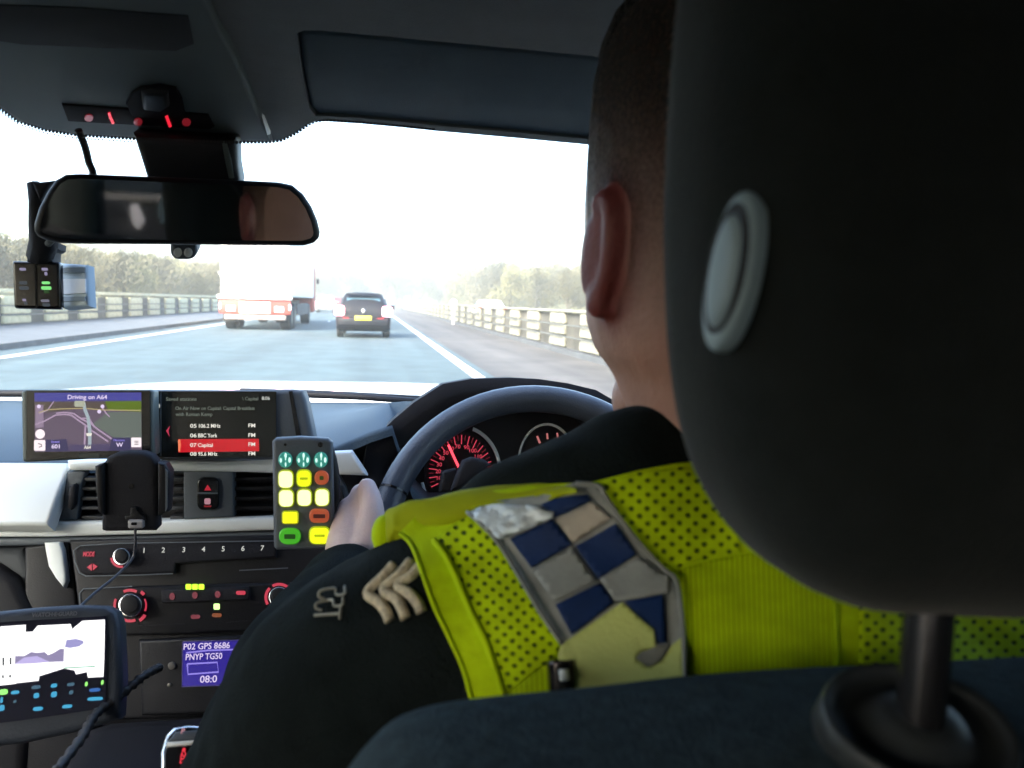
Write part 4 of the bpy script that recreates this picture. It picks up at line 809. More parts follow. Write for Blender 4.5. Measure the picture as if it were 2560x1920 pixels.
# ================================================================== DRIVER'S SEAT
m_seat = M('seat_cloth', (.038, .056, .066), .95, spec=.06, var=.22, vs=160, bump=.6, bs=700)
m_hr = M('headrest_cover', (.015, .019, .020), .95, spec=.1, sheen=.12, var=.1, vs=120, bump=.3, bs=900)
seat = thing('driver_seat', 'dark grey cloth driver seat with its big headrest in front of the camera', 'car seat', (.20, .3, .25))
def cushion(name, outline, y0, y1, rnd, mat, parent, seg=6, bulge=0, lean=0):
    """rounded body whose outline (x,z) runs from y0 (towards the back seat) to y1"""
    q = [Vector(p) for p in outline]; cx = sum(p.x for p in q) / len(q); cz = sum(p.y for p in q) / len(q); rs = []
    lay = [(rnd * (1 - math.sin(a)), y0 + rnd * (1 - math.cos(a))) for a in [math.pi / 2 * k / seg for k in range(seg + 1)]]
    lay += [(rnd * (1 - math.sin(a)), y1 - rnd * (1 - math.cos(a))) for a in [math.pi / 2 * k / seg for k in range(seg, -1, -1)]]
    for d, y in lay: rs.append([Vector((p.x, y + lean * (p.y - cz), p.y)) for p in inset(q, d)])
    bm = bmesh.new(); vr = rings(bm, rs, cap=False)
    for ring_, y, sg in ((vr[0], y0, -1), (vr[-1], y1, 1)):
        prev = ring_
        for k in range(1, 5):
            f = 1 - k / 5; cur = [bm.verts.new((cx + (v.co.x - cx) * f, v.co.y + sg * 0 + lean * (cz + (v.co.z - cz) * f - v.co.z) + sg * bulge * (1 - f * f), cz + (v.co.z - cz) * f)) for v in ring_]
            n = len(cur)
            for i in range(n): bm.faces.new((prev[i], prev[(i + 1) % n], cur[(i + 1) % n], cur[i]))
            prev = cur
        bm.faces.new(prev)
    return bmo(name, bm, mat, parent, True)
def px_outline(L, Y, mirror, Y2=None):
    b = [(pt(x, y, Y2 or Y).x, pt(x, y, Y).z) for x, y in L]; return b + [(2 * mirror - x, z) for x, z in reversed(b)]
hro = [(1665 + (0 if 0 else 0), 700), (1668, 800), (1676, 930), (1694, 1070), (1722, 1190), (1762, 1290), (1820, 1390), (1890, 1460), (1970, 1502), (2060, 1520), (2200, 1530), (2360, 1536)]
top_ = [(1860, -560), (1790, -460), (1740, -330), (1706, -150), (1686, 60), (1672, 260), (1665, 450), (1663, 580)]
L = [(p.x, p.y) for p in smooth_path([(x, y, 0) for x, y in top_ + hro], 2)]
HX = .208
HRO = cushion('headrest', px_outline(L, .200, HX, .224), .165, .255, .036, m_hr, seat, bulge=.010, lean=0)
# round button and its collar on the inner side of the headrest
m_btn = M('button_grey', (.27, .37, .44), .55, bump=.1, bs=900)
BP = Pl(pt(1815, 670, .190), (-.94, -.17, .05)); BP.n = Vector((-.95, -.20, .06)).normalized()
def rot_ell(cx, cy, a, b, t, n=32): return [(cx + a * math.cos(k) * math.cos(t) - b * math.sin(k) * math.sin(t), cy + a * math.cos(k) * math.sin(t) + b * math.sin(k) * math.cos(t)) for k in [6.283 * i / n for i in range(n)]]
be = slab('release_collar', rot_ell(1812, 676, 54, 206, R(11)), BP, .005, m_btn, seat, .0040, .0025, 4)
slab('collar_well', rot_ell(1813, 670, 44, 168, R(11)), BP, .001, m_blkp, be, .0044)
slab('release_button', rot_ell(1797, 676, 35, 148, R(10)), BP, .004, m_btn, be, .0062, .0028, 4)
so_ = [(700, 2500), (740, 2250), (800, 2060), (860, 1950), (920, 1870), (990, 1818), (1080, 1785), (1180, 1766), (1300, 1752), (1450, 1738), (1600, 1720), (1760, 1700), (1950, 1684), (2150, 1672), (2330, 1666)]
Ls = [(p.x, p.y) for p in smooth_path([(x, y, 0) for x, y in so_], 2)]
bo = px_outline(Ls, .225, .215); bo = [(.02, .45)] + [(x, z - .004) for x, z in bo] + [(.41, .45)]
BR = cushion('backrest', bo, .155, .275, .045, m_seat, seat, bulge=.0, lean=-.16)
BT = BVHTree.FromPolygons([v.co.copy() for v in BR.data.vertices], [tuple(p.vertices) for p in BR.data.polygons])
gc = BT.ray_cast(CAM, ray(2270, 1850).normalized())[0]; gc = (gc if gc else pt(2270, 1850, .18)) + Vector((0, -.004, .008))
# posts
m_post = M('post_gunmetal', (.05, .05, .055), .2, .8)
for x0, nm in ((2308, 'headrest_post'), (None, 'headrest_post')):
    a = pt(2325, 1500, .190); b = gc.copy()
    if x0 is None: a.x = 2 * HX - a.x; b.x = 2 * HX - b.x
    d = (a - b); bm = bmesh.new(); tube(bm, [b - d * .5, b, a, a + d * .3], .0066, 20); bmo(nm, bm, m_post, seat, True)
    bm = bmesh.new(); c = gc.copy(); c.x = gc.x if x0 else 2 * HX - gc.x; rs = []
    for r, h in ((.0275, -.008), (.0272, -.001), (.026, .0008), (.0245, -.001), (.0225, -.003), (.0165, -.003), (.012, .001), (.0075, .002)): rs.append([c + Vector((r * math.cos(k), r * math.sin(k) * .8 - h * .5, h + r * math.sin(k) * .25)) for k in [6.283 * i / 32 for i in range(32)]])
    rings(bm, rs); bmo('post_guide', bm, M('guide_plastic', (.030, .034, .036), .45, spec=.4), seat, True)
box('seat_cushion', (.20, .55, .45), (.5, .52, .16), m_seat, seat, Matrix.Rotation(R(6), 3, 'X'), .05)
box('seat_base', (.20, .52, .31), (.42, .5, .12), m_blkp, seat, None, .02)
# ================================================================== THE DRIVER
man = thing('person', 'driver in a black jacket and yellow hi-vis vest, left hand on the steering wheel', 'person', (.19, .38, .55))
def skinmat(name, c, c2):
    return M(name, c, .55, col2=c2, vs=25, bump=.25, bs=300, sss=.12)
m_skin = skinmat('skin', (.34, .175, .13), (.42, .225, .17)); m_ear = skinmat('ear_skin', (.19, .045, .042), (.24, .065, .058)); m_hand = skinmat('hand_skin', (.46, .34, .33), (.58, .44, .42))
n_ = m_skin.node_tree.nodes; l_ = m_skin.node_tree.links; b_ = n_['Principled BSDF']; src_ = b_.inputs['Base Color'].links[0].from_socket
at_ = n_.new('ShaderNodeAttribute'); at_.attribute_name = 'ear_flush_shade'; mx_ = n_.new('ShaderNodeMixRGB'); l_.new(at_.outputs['Fac'], mx_.inputs[0]); l_.new(src_, mx_.inputs[1]); mx_.inputs[2].default_value = (.20, .042, .042, 1); l_.new(mx_.outputs[0], b_.inputs['Base Color'])  # reddens the ear, with its shadow darkened into the same colour
HXc, HYc = .189, .40
bm = bmesh.new(); rs = []
for z, rx, ry, cy in ((1.00, .060, .062, .355), (1.06, .056, .060, .365), (1.10, .0555, .062, .375), (1.127, .0565, .068, .382), (1.145, .062, .080, .390), (1.157, .070, .090, .396), (1.172, .0745, .096, .399), (1.20, .0762, .098, .400), (1.235, .0775, .100, .400), (1.265, .0775, .100, .398), (1.295, .0760, .098, .396), (1.312, .0725, .094, .395), (1.327, .066, .085, .395), (1.339, .055, .071, .395), (1.347, .040, .052, .395), (1.351, .018, .025, .395)):
    rs.append([Vector((HXc + rx * (abs(math.cos(a)) ** .92) * (1 if math.cos(a) > 0 else -1), cy + ry * math.sin(a), z)) for a in [6.283 * k / 32 for k in range(32)]])
rings(bm, rs)
# face: jaw, nose, brow, lips
ell(bm, Vector((HXc, .455, 1.125)), (.045, .040, .035)); ell(bm, Vector((HXc, .470, 1.10)), (.022, .022, .018))
ell(bm, Vector((HXc, .502, 1.185)), (.013, .018, .014)); tube(bm, [(HXc, .494, 1.225), (HXc, .508, 1.192)], [.008, .011], 8)
ell(bm, Vector((HXc, .490, 1.235)), (.045, .014, .010)); ell(bm, Vector((HXc, .495, 1.152)), (.024, .010, .006)); ell(bm, Vector((HXc, .494, 1.143)), (.022, .010, .006))
# ears
for s in (-1, 1):
    ec = pt(1512, 632, .372); dx = ec.x - HXc
    c = Vector((HXc + (dx if s < 0 else -dx), ec.y, ec.z)); rt = Matrix.Rotation(R(16 * -s), 3, 'Z') @ Matrix.Rotation(R(8), 3, 'X')
    ell(bm, c + Vector((0, .010, .0)), (.0060, .015, .0265), rt)
    ps = []
    for k in range(11):
        a = R(-70 + 20 * k); ps.append(c + rt @ Vector((0, .006 - .0120 * math.cos(a - .1), .0265 * math.sin(a))))
    tube(bm, ps, [.0050, .0052, .005, .0052, .0055, .0056, .0056, .0055, .005, .0045, .0035], 8)
    ell(bm, c + rt @ Vector((0.001, .002, -.0245)), (.0058, .0090, .0085), rt)
# hidden trunk, arms and legs run under the clothes
SHL, ELL, WRL = pt(1150, 1600, .385), pt(690, 2000, .47), pt(868, 1450, .735)
SHR = Vector((.385, .37, SHL.z + .01)); ELR = Vector((.46, .50, .80)); WRR = Vector((.39, .73, .93))
limb(bm, [(.19, .375, 1.02), (.19, .40, .85), (.19, .42, .62)], [.055, .085, .10])
limb(bm, [SHL, ELL, WRL], [.040, .034, .026]); limb(bm, [SHR, ELR, WRR], [.045, .036, .026]); limb(bm, [SHL, (.19, .38, 1.0), SHR], [.04, .04, .04])
for s in (-1, 1): limb(bm, [(.19 + s * .09, .45, .60), (.19 + s * .13, .92, .66), (.19 + s * .12, 1.2, .34)], [.07, .055, .035]); ell(bm, Vector((.19 + s * .12, 1.27, .31)), (.04, .1, .04))
# left hand
K = [pt(905, 1238, .80), pt(876, 1276, .795), pt(856, 1318, .785), pt(845, 1362, .775)]
limb(bm, [WRL, (WRL + K[1]) / 2 + Vector((0, 0, .002)), K[1]], [.024, .022, .014]); limb(bm, [WRL, K[2]], [.022, .014]); limb(bm, [WRL, K[3]], [.020, .013]); limb(bm, [WRL + Vector((.012, 0, .004)), K[0]], [.019, .0125])
def rimfar(k, a): c = rim(R(a)); return c
for i, kk in enumerate(K):
    a = 171 + i * 6.0; c = rim(R(a)); rad = (c - WC).normalized(); L_ = (1.0, 1.08, 1.0, .85)[i]
    limb(bm, [kk, c + rad * .026 - wn * .010, c + rad * .010 - wn * .0285, c - rad * .012 * L_ - wn * .0265], [.0112, .0098, .0088, .0078], 10)
c1 = rim(R(176)); c2 = rim(R(166))
limb(bm, [pt(915, 1375, .745), pt(928, 1320, .755), pt(930, 1262, .77), pt(918, 1218, .787)], [.0175, .0145, .0115, .0095], 10)
# right hand
for i in range(4):
    a = 4 - i * 6.5; c = rim(R(a)); rad = (c - WC).normalized(); kk = c + rad * .022 + wn * .018
    limb(bm, [WRR, kk], [.02, .0125]); limb(bm, [kk, c + rad * .027 - wn * .008, c + rad * .008 - wn * .0285, c - rad * .012 - wn * .026], [.011, .0098, .0088, .0078], 10)
c = rim(R(14)); limb(bm, [WRR, c + wn * .026 - (c - WC).normalized() * .01, rim(R(24)) + wn * .022], [.018, .0125, .009], 10)
ecl = pt(1503, 632, .372)
def skins(me):
    mi = []
    for p in me.polygons:
        c = p.center
        if c.y > .62 and c.z > .7: mi.append(2)
        else: mi.append(0)
    me.polygons.foreach_set('material_index', mi)
    at = me.attributes.new('ear_flush_shade', 'FLOAT', 'POINT'); fl = []
    for v in me.vertices:
        c = v.co; fl.append((1 - sst(.1150, .1255, c.x)) * (1 - sst(.030, .048, (c - ecl).length)) * (1 - sst(.388, .402, c.y)))
    at.data.foreach_set('value', fl)
body = fuse('body', bm, .0030, 3, [m_skin, m_ear, m_hand], man, skins)
m_eye = M('eye_white', (.7, .7, .7), .2)
for s in (-1, 1): bm = bmesh.new(); ell(bm, Vector((HXc + s * .032, .484, 1.215)), (.011, .011, .011)); bmo('eye', bm, m_eye, man, True)
# cropped hair: a thin shell round the skull above the hairline
m_hair = M('cropped_hair', (.042, .033, .028), .95, spec=.1, var=.35, vs=140, bump=.6, bs=900)
hn_ = m_hair.node_tree.nodes; hl_ = m_hair.node_tree.links; tc_ = hn_.new('ShaderNodeTexCoord'); sx_ = hn_.new('ShaderNodeSeparateXYZ'); hl_.new(tc_.outputs['Object'], sx_.inputs[0])
nz_ = hn_.new('ShaderNodeTexNoise'); nz_.inputs['Scale'].default_value = 420; hl_.new(tc_.outputs['Object'], nz_.inputs['Vector'])
m1_ = hn_.new('ShaderNodeMapRange'); m1_.inputs['From Min'].default_value = 1.165; m1_.inputs['From Max'].default_value = 1.29; m1_.inputs['To Max'].default_value = .9; hl_.new(sx_.outputs[2], m1_.inputs[0])
m2_ = hn_.new('ShaderNodeMath'); m2_.operation = 'MULTIPLY'; m3_ = hn_.new('ShaderNodeMath'); m3_.operation = 'MULTIPLY_ADD'; m3_.inputs[1].default_value = 1.2; m3_.inputs[2].default_value = .35; hl_.new(nz_.outputs[0], m3_.inputs[0]); hl_.new(m1_.outputs[0], m2_.inputs[0]); hl_.new(m3_.outputs[0], m2_.inputs[1]); hl_.new(m2_.outputs[0], hn_['Principled BSDF'].inputs['Alpha'])
bm = bmesh.new(); rs = []
for z, rx, ry, cy in ((1.160, .0715, .0925, .397), (1.180, .0762, .0985, .399), (1.205, .0772, .0995, .400), (1.235, .0783, .1010, .400), (1.265, .0790, .1020, .398), (1.295, .0780, .101, .396), (1.313, .0750, .097, .395), (1.329, .0685, .088, .395), (1.342, .0575, .074, .395), (1.351, .043, .055, .395), (1.356, .020, .028, .395)):
    rs.append([Vector((HXc + rx * math.cos(a), cy + (ry if math.sin(a) < 0 else ry * .82) * math.sin(a), z + (.016 * math.sin(a) if z < 1.28 else 0) + .003 * math.sin(7 * a))) for a in [6.283 * k / 40 for k in range(40)]])
rings(bm, rs); bmo('hair', bm, m_hair, man, True)
# ---- jacket
m_jack = M('black_jacket_cloth', (.0075, .0105, .0108), .95, spec=.06, var=.3, vs=40, bump=.6, bs=500)
bm = bmesh.new()
NB = pt(1640, 1150, .36)
limb(bm, [(.19, .355, .965), (.19, .385, .84), (.19, .41, .64)], [.125, .145, .15])
limb(bm, [(.12, .375, .95), (.09, .40, .80), (.10, .42, .64)], [.10, .115, .12]); limb(bm, [(.27, .375, .95), (.29, .40, .80), (.28, .42, .64)], [.11, .115, .12])
limb(bm, [SHL, SHL * .6 + ELL * .4 + Vector((-.012, 0, .010)), ELL], [.060, .066, .057]); limb(bm, [ELL, (ELL + WRL) / 2 + Vector((-.010, 0, -.004)), WRL + (ELL - WRL).normalized() * .012], [.061, .057, .040])
limb(bm, [SHR, ELR], [.066, .056]); limb(bm, [ELR, WRR + (ELR - WRR).normalized() * .012], [.056, .040])
TZ = [pt(1200, 1430, .395), pt(1330, 1375, .385), pt(1480, 1330, .375), pt(1620, 1290, .37)]
limb(bm, TZ, [.040, .046, .050, .056]); T2 = [Vector((2 * HXc - p.x, p.y, p.z)) for p in TZ]; limb(bm, T2, [.040, .046, .050, .056])
limb(bm, [SHL, (.19, .34, 1.02), SHR], [.058, .070, .058])
rs = []
for z, r1 in ((1.03, .085), (1.06, .076), (1.09, .0665), (1.110, .0635), (1.118, .0615)): rs.append([Vector((HXc + r1 * math.cos(a), .375 + (r1 + .008) * math.sin(a), z + .018 * math.sin(a))) for a in [6.283 * k / 32 for k in range(32)]])
rings(bm, rs)
def folds(me):
    nl = [v.normal.copy() for v in me.vertices]
    for v, nv in zip(me.vertices, nl):
        c = v.co; n1 = noise.noise(Vector((c.x * 14, c.y * 14, c.z * 9))) * .0035 + noise.noise(c * 38) * .0014 + noise.noise(Vector((c.x * 30 + c.y * 25, c.z * 8, 4))) * .0022
        v.co = c + nv * n1
jacket = fuse('jacket', bm, .0042, 5, m_jack, man, folds)
bm = bmesh.new()
for s in (-1, 1): limb(bm, [(.19 + s * .09, .44, .60), (.19 + s * .13, .92, .66), (.19 + s * .12, 1.2, .36)], [.095, .08, .06])
ell(bm, Vector((.19, .44, .60)), (.17, .13, .12)); fuse('trousers', bm, .008, 3, m_jack, man)
# ---- things draped over the jacket
bpy.context.view_layer.update()
def bvh_of(o): return BVHTree.FromPolygons([v.co.copy() for v in o.data.vertices], [tuple(p.vertices) for p in o.data.polygons])
JB = bvh_of(jacket)
def hit(px, py, tree=None):
    w = ray(px, py).normalized(); r = (tree or JB).ray_cast(CAM, w); return r[3]
def drape(name, poly, off, mat, parent, step=14, th=.0016, wr=0, wf=1, sm=6, dmap=None, kind=None):
    """cloth piece whose outline is poly, laid on the jacket's surface"""
    bm = bmesh.new(); f = bm.faces.new([bm.verts.new((x, y, 0)) for x, y in poly])
    xs = [p[0] for p in poly]; ys = [p[1] for p in poly]
    for ax, lo, hi in ((0, min(xs), max(xs)), (1, min(ys), max(ys))):
        k = math.ceil(lo / step) * step
        while k < hi:
            co = Vector((k, 0, 0)) if ax == 0 else Vector((0, k, 0)); no = Vector((1, 0, 0)) if ax == 0 else Vector((0, 1, 0))
            bmesh.ops.bisect_plane(bm, geom=bm.verts[:] + bm.edges[:] + bm.faces[:], plane_co=co, plane_no=no, dist=1e-4); k += step
    bm.verts.ensure_lookup_table(); n = len(bm.verts)
    P = [(v.co.x, v.co.y) for v in bm.verts]
    D = [dfield(x, y) - off for x, y in P] if dmap is None else [dmap(x, y) - off for x, y in P]
    for i, v in enumerate(bm.verts):
        x, y = P[i]; d = D[i] - (wr * (noise.noise(Vector((x / 40 * wf, y / 15 * wf, 3))) + .6 * noise.noise(Vector((x / 14 * wf, y / 9 * wf, 7)))) if wr else 0)
        v.co = CAM + ray(x, y).normalized() * d
    bmesh.ops.triangulate(bm, faces=[f for f in bm.faces if len(f.verts) > 4])
    bmesh.ops.recalc_face_normals(bm, faces=bm.faces)
    me = bpy.data.meshes.new(name); bm.to_mesh(me); bm.free(); me.materials.append(mat)
    if (me.polygons[0].normal.dot(CAM - me.polygons[0].center)) < 0: me.flip_normals()
    uv = me.uv_layers.new(name='UVMap')
    for lp in me.loops: uv.data[lp.index].uv = (P[lp.vertex_index][0] / 100, P[lp.vertex_index][1] / 100)
    me.polygons.foreach_set('use_smooth', [True] * len(me.polygons))
    o = bpy.data.objects.new(name, me); link(o, parent)
    s = o.modifiers.new('s', 'SOLIDIFY'); s.thickness = th; s.offset = -1
    if kind: o['kind'] = kind
    return o
# smooth distance field of the jacket seen over the back and shoulder
GX0, GX1, GY0, GY1, GS = 700, 3000, 1040, 2200, 20
nx_, ny_ = (GX1 - GX0) // GS + 1, (GY1 - GY0) // GS + 1
G = [[hit(GX0 + i * GS, GY0 + j * GS) for i in range(nx_)] for j in range(ny_)]
for _ in range(80):
    ch = False
    N = [r[:] for r in G]
    for j in range(ny_):
        for i in range(nx_):
            if G[j][i] is None:
                nb = [G[b][a] for a, b in ((i - 1, j), (i + 1, j), (i, j - 1), (i, j + 1)) if 0 <= a < nx_ and 0 <= b < ny_ and G[b][a] is not None]
                if nb: N[j][i] = sum(nb) / len(nb); ch = True
    G = N
    if not ch: break
G0 = [r[:] for r in G]
for _ in range(5):
    N = [r[:] for r in G]
    for j in range(ny_):
        for i in range(nx_):
            nb = [G[b][a] for a, b in ((i - 1, j), (i + 1, j), (i, j - 1), (i, j + 1)) if 0 <= a < nx_ and 0 <= b < ny_]
            N[j][i] = .5 * G[j][i] + .5 * sum(nb) / len(nb)
            N[j][i] = min(N[j][i], G0[j][i] + .002)
    G = N
def dfield(x, y):
    u = max(0, min(nx_ - 1.001, (x - GX0) / GS)); v = max(0, min(ny_ - 1.001, (y - GY0) / GS)); i, j = int(u), int(v); a, b = u - i, v - j
    return (G[j][i] * (1 - a) + G[j][i + 1] * a) * (1 - b) + (G[j + 1][i] * (1 - a) + G[j + 1][i + 1] * a) * b
def vestmat(name, col, mode, scale=1.0, rot=45):
    m = M(name, col, .85, spec=.12); n = m.node_tree.nodes; l = m.node_tree.links; b = n['Principled BSDF']
    uv = n.new('ShaderNodeUVMap'); mp = n.new('ShaderNodeMapping'); l.new(uv.outputs[0], mp.inputs[0])
    ns = n.new('ShaderNodeTexNoise'); ns.inputs['Scale'].default_value = 1.6; ns.inputs['Detail'].default_value = 5
    l.new(uv.outputs[0], ns.inputs['Vector']); c = lin(col)
    rp = n.new('ShaderNodeValToRGB'); rp.color_ramp.elements[0].position = .35; rp.color_ramp.elements[1].position = .65
    rp.color_ramp.elements[0].color = (c[0] * .82, c[1] * .80, c[2], 1); rp.color_ramp.elements[1].color = c
    l.new(ns.outputs[0], rp.inputs[0]); src = rp.outputs[0]
    bp = n.new('ShaderNodeBump'); bp.inputs['Distance'].default_value = .0012; bp.inputs['Strength'].default_value = .9
    if mode == 'holes':
        mp.inputs['Rotation'].default_value = (0, 0, R(rot)); mp.inputs['Scale'].default_value = (scale, scale * 1.15, 1)
        nd = n.new('ShaderNodeTexNoise'); nd.inputs['Scale'].default_value = .7; va = n.new('ShaderNodeMixRGB'); va.inputs[0].default_value = .10
        l.new(uv.outputs[0], nd.inputs['Vector']); l.new(mp.outputs[0], va.inputs[1]); l.new(nd.outputs['Color'], va.inputs[2])
        vo = n.new('ShaderNodeTexVoronoi'); vo.voronoi_dimensions = '2D'; vo.inputs['Scale'].default_value = 4.2; vo.inputs['Randomness'].default_value = .10; l.new(va.outputs[0], vo.inputs['Vector'])
        r2 = n.new('ShaderNodeValToRGB'); r2.color_ramp.elements[0].position = .14; r2.color_ramp.elements[1].position = .27; l.new(vo.outputs['Distance'], r2.inputs[0])
        mx = n.new('ShaderNodeMixRGB'); l.new(r2.outputs[0], mx.inputs[0]); mx.inputs[1].default_value = (c[0] * .10, c[1] * .13, .01, 1); l.new(src, mx.inputs[2]); src = mx.outputs[0]
        l.new(r2.outputs[0], bp.inputs['Height'])
    else:
        wv_ = n.new('ShaderNodeTexWave'); wv_.inputs['Scale'].default_value = 2.4 * scale if mode == 'ribs' else 6; wv_.inputs['Distortion'].default_value = .4; mp.inputs['Rotation'].default_value = (0, 0, R(rot)); l.new(mp.outputs[0], wv_.inputs['Vector'])
        if mode == 'ribs':
            r2 = n.new('ShaderNodeValToRGB'); r2.color_ramp.elements[0].position = .02; r2.color_ramp.elements[1].position = .30; l.new(wv_.outputs[0], r2.inputs[0])
            mx = n.new('ShaderNodeMixRGB'); l.new(r2.outputs[0], mx.inputs[0]); mx.inputs[1].default_value = (c[0] * .55, c[1] * .55, .0, 1); l.new(src, mx.inputs[2]); src = mx.outputs[0]; l.new(r2.outputs[0], bp.inputs['Height']); bp.inputs['Strength'].default_value = .4
        else: l.new(ns.outputs[0], bp.inputs['Height'])
    l.new(src, b.inputs['Base Color']); l.new(bp.outputs[0], b.inputs['Normal']); return m
HV = (.50, .70, .003)
m_mesh = vestmat('hi_vis_mesh', HV, 'holes', 1.0, 50); m_mesh2 = vestmat('hi_vis_wide_mesh', HV, 'holes', .92, 45); m_rib = vestmat('hi_vis_knit', HV, 'ribs', 1.0, 2); m_plain = vestmat('hi_vis_plain', HV, 'plain')
m_pale = M('pale_reflective_cloth', (.50, .56, .16), .6, var=.08, vs=20, bump=.2, bs=600)
m_ref = M('silver_reflective', (.29, .31, .30), .55, .1, var=.2, vs=60, bump=.15, bs=350); m_refl = M('crumpled_reflective', (.60, .68, .74), .38, .15, var=.2, vs=40, bump=.6, bs=200)
m_blue = M('blue_check', (.006, .026, .105), .65, spec=.2, var=.2, vs=60, bump=.08, bs=500)
vest = drape('vest', [(1000, 1330), (1040, 1290), (1140, 1240), (1330, 1212), (1480, 1205), (1600, 1175), (1690, 1158), (1760, 1150), (1950, 1120), (2300, 1100), (2700, 1120), (2950, 1180), (2960, 1700), (2960, 2150), (1330, 2150), (1262, 1960), (1225, 1850), (1187, 1770), (1160, 1675), (1124, 1594), (1087, 1517), (1056, 1431), (1029, 1360)], .0055, m_plain, man, 22, .0025)
def patch(name, poly, off, mat, step=16, th=.0008, wr=0, wf=1, label=None, parent=None):
    o = drape(name, poly, off, mat, parent or vest, step, th, wr, wf)
    if label: o['label'] = label
    return o
patch('mesh_panel', [(1090, 1345), (1168, 1282), (1243, 1352), (1304, 1452), (1354, 1538), (1404, 1604), (1385, 1650), (1335, 1680), (1262, 1740), (1215, 1612), (1174, 1530), (1132, 1430)], .0066, m_mesh, 16, label='fine mesh panel beside the armhole')
patch('knit_panel', [(1262, 1744), (1335, 1684), (1384, 1652), (1390, 1720), (1392, 1900), (1330, 1930)], .0066, m_rib)
patch('mesh_panel', [(1500, 1205), (1600, 1180), (1700, 1168), (1780, 1170), (1850, 1300), (1850, 1380), (1745, 1400), (1690, 1420), (1660, 1412), (1592, 1342), (1520, 1242)], .0066, m_mesh2, 16, label='mesh panel below the collar')
patch('knit_panel', [(1694, 1440), (1700, 1424), (1760, 1405), (1860, 1385), (2100, 1350), (2080, 1500), (2088, 1900), (1716, 1900), (1710, 1600)], .0064, m_rib)
patch('mesh_panel', [(2150, 1400), (2900, 1400), (2900, 1860), (2150, 1860)], .0066, m_mesh2, 20, label='wide mesh panel below the headrest')
patch('hem_seam', [(2080, 1400), (2088, 1400), (2104, 1860), (2096, 1860)], .0070, m_plain, 20)
def dtube(name, P, r, mat, parent, off=.006, n=10, raw=False, rfn=None):
    pp = smooth_path([(x, y, 0) for x, y in P], 5); W_ = [CAM + ray(p.x, p.y).normalized() * ((min(hit(p.x, p.y) or 9, (hit(858, 1500) or .5) + .010) if raw else dfield(p.x, p.y)) - off) for p in pp]
    bm = bmesh.new(); tube(bm, W_, [r * (rfn(i / (len(W_) - 1)) if rfn else 1) for i in range(len(W_))], n); return bmo(name, bm, mat, parent, True)
dtube('piping', [(1085, 1350), (1112, 1385), (1135, 1430), (1176, 1526), (1217, 1610), (1262, 1743), (1320, 1900)], .0015, m_plain, vest, .0072)
dtube('armhole_binding', [(1000, 1335), (1029, 1362), (1056, 1431), (1087, 1517), (1124, 1594), (1160, 1675), (1187, 1770), (1240, 1900)], .0012, m_plain, vest, .0055)
st = patch('reflective_band', [(1167, 1278), (1240, 1252), (1330, 1240), (1438, 1205), (1500, 1212), (1516, 1246), (1588, 1346), (1660, 1424), (1690, 1450), (1706, 1553), (1716, 1690), (1716, 1800), (1430, 1900), (1425, 1760), (1405, 1610), (1354, 1536), (1303, 1450), (1240, 1350)], .0078, m_ref, 16, .001)
def chk(poly, mat, off=.0104, name='check_square', wr=0): patch(name, poly, off, mat, 16, .0006, wr, parent=st)
chk([(1352, 1262), (1385, 1246), (1467, 1236), (1478, 1250), (1385, 1294)], m_blue)
chk([(1275, 1347), (1380, 1299), (1428, 1362), (1328, 1419)], m_blue); chk([(1438, 1366), (1539, 1309), (1591, 1386), (1495, 1445)], m_blue)
chk([(1388, 1512), (1501, 1456), (1534, 1506), (1429, 1586)], m_blue); chk([(1565, 1503), (1658, 1486), (1664, 1607), (1637, 1607), (1632, 1571), (1596, 1553)], m_blue)
m_tan = M('tan_check', (.40, .36, .30), .55, .1, var=.15, vs=60, bump=.12, bs=350)
chk([(1390, 1300), (1478, 1255), (1528, 1295), (1433, 1358)], m_tan); chk([(1330, 1425), (1428, 1369), (1491, 1450), (1386, 1502)], m_ref, .0102)
chk([(1500, 1447), (1594, 1393), (1672, 1440), (1668, 1480), (1562, 1500), (1536, 1500)], m_ref, .0102)
chk([(1170, 1282), (1200, 1266), (1250, 1258), (1290, 1262), (1360, 1268), (1384, 1280), (1382, 1296), (1300, 1330), (1270, 1342), (1246, 1348), (1216, 1320)], m_refl, .0118, 'crumpled_foil', .0035)
patch('pale_patch', [(1395, 1640), (1404, 1611), (1556, 1505), (1600, 1545), (1634, 1573), (1640, 1616), (1600, 1630), (1588, 1646), (1620, 1668), (1650, 1655), (1680, 1612), (1706, 1592), (1712, 1700), (1716, 1860), (1430, 1880), (1425, 1740)], .0114, m_pale, 16, .0008, parent=st)
patch('cloth_fold', [(1590, 1643), (1602, 1632), (1648, 1612), (1676, 1612), (1650, 1652), (1628, 1666), (1612, 1664)], .0122, M('fold_grey', (.16, .16, .13), .6), 12, .0006, parent=st)
m_clear = M('edge_piping_silver', (.22, .23, .21), .5, .2)
dtube('band_edge', [(1168, 1280), (1240, 1350), (1303, 1450), (1354, 1536), (1405, 1610)], .0010, m_clear, st, .0108); dtube('band_edge', [(1440, 1208), (1500, 1216), (1518, 1247), (1590, 1347), (1662, 1425), (1691, 1452), (1706, 1553), (1713, 1690), (1716, 1800)], .0010, m_clear, st, .0108)
for a in ((1186, 1700, 0), ): pass
bk_ = dtube('buckle', [(1402, 1650), (1406, 1700), (1410, 1780)], .0058, M('buckle_dark', (.08, .07, .07), .2, .8), vest, .010); dtube('buckle_shine', [(1409, 1674), (1412, 1700)], .0020, m_silver, bk_, .0165)
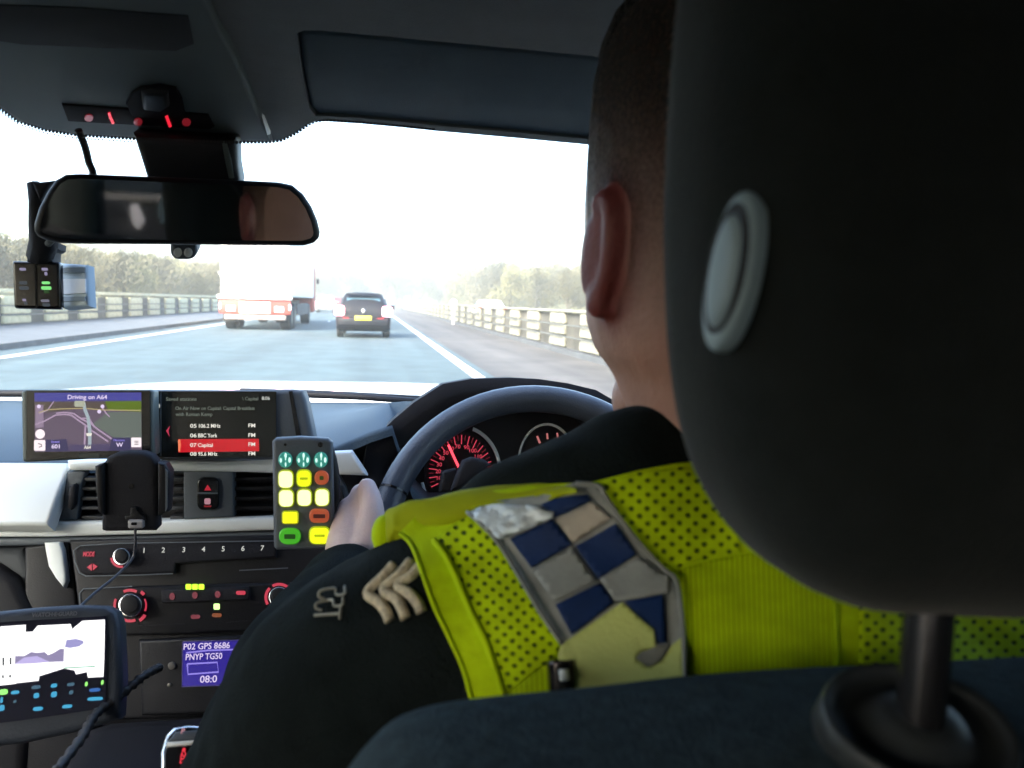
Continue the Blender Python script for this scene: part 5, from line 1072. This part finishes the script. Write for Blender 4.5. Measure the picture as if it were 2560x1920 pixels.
# rolled shoulder edge of the vest, its shade mixed into the yellow
m_roll_shade = vestmat('hi_vis_roll_shade', (.36, .42, .006), 'plain')
RL = [(1440, 1226, 5, .0), (1400, 1228, 12, .002), (1330, 1236, 22, .004), (1240, 1252, 30, .006), (1150, 1272, 36, .008), (1060, 1292, 40, .008), (1000, 1305, 42, .008), (972, 1312, 40, .008), (958, 1318, 32, .008)]
dref = dfield(1500, 1230)
bm = bmesh.new(); rs = []; sp_ = smooth_path([(x, y, h) for x, y, h, o in RL], 4)
for i, p in enumerate(sp_):
    t = i / (len(sp_) - 1); d = dfield(1500, 1230) * (1 - t) + (pt(960, 1310, .435) - CAM).length * t - .012
    c = CAM + ray(p.x, p.y).normalized() * d; up = Vector((.05, 0, 1)); hh = p.z / F * d
    rs.append([c + up * (hh * math.sin(a) * (1 + .12 * math.sin(3 * a + t * 5) + .22 * noise.noise(Vector((t * 7, a * .8, 1))))) + Vector((0, -1, 0)) * (.011 * math.cos(a) * (1 + .2 * math.sin(t * 17) + .5 * noise.noise(Vector((t * 12, a, 5)))) * min(1, p.z / 25)) for a in [6.283 * k / 20 for k in range(20)]])
rings(bm, rs); bmo('rolled_edge', bm, m_roll_shade, vest, True)
bm = bmesh.new(); c0 = CAM + ray(962, 1336).normalized() * ((pt(960, 1310, .42) - CAM).length)
ell(bm, c0, (.0072, .012, .0105)); bmo('folded_end', bm, m_plain, vest, True)
RPl = Pl(pt(1018, 1340, .405), (0, -1, .3)); slab('reflective_tab', [(988, 1330), (1044, 1318), (1048, 1344), (1010, 1352), (990, 1348)], RPl, .003, M('tab_white', (.55, .5, .45), .5), vest, 0, .001)
slab('cloth_bridge', [(960, 1350), (1000, 1346), (1060, 1330), (1120, 1300), (1175, 1285), (1140, 1330), (1090, 1356), (1040, 1366), (1000, 1362)], Pl(pt(1060, 1330, .40), (-.2, -1, .5)), .006, m_plain, vest, 0, .002)
# ---- sleeve badges
m_gold = M('stitched_braid', (.62, .54, .38), .8, var=.3, vs=300, bump=.9, bs=900)
for P in ([(984, 1412), (960, 1440), (920, 1482), (948, 1506), (966, 1530), (974, 1552)], [(1028, 1402), (1000, 1436), (960, 1474), (990, 1496), (1006, 1524), (1014, 1546)], [(1052, 1412), (1030, 1438), (996, 1464), (1024, 1484), (1046, 1510), (1054, 1530)]):
    c_ = dtube('chevron', P, .0026, m_gold, man, .0016)
m_num = M('number_thread', (.26, .26, .22), .7, var=.2, vs=200)
for P in ([(862, 1466), (862, 1484), (842, 1486), (838, 1472), (822, 1472), (800, 1478), (798, 1492), (812, 1498)], [(858, 1494), (856, 1512), (836, 1514), (832, 1500), (812, 1502), (792, 1508), (790, 1520), (804, 1526)], [(852, 1518), (850, 1548)], [(850, 1534), (820, 1536), (786, 1538)]):
    dtube('shoulder_numeral', P, .0008, m_num, man, .0006, 6, True)
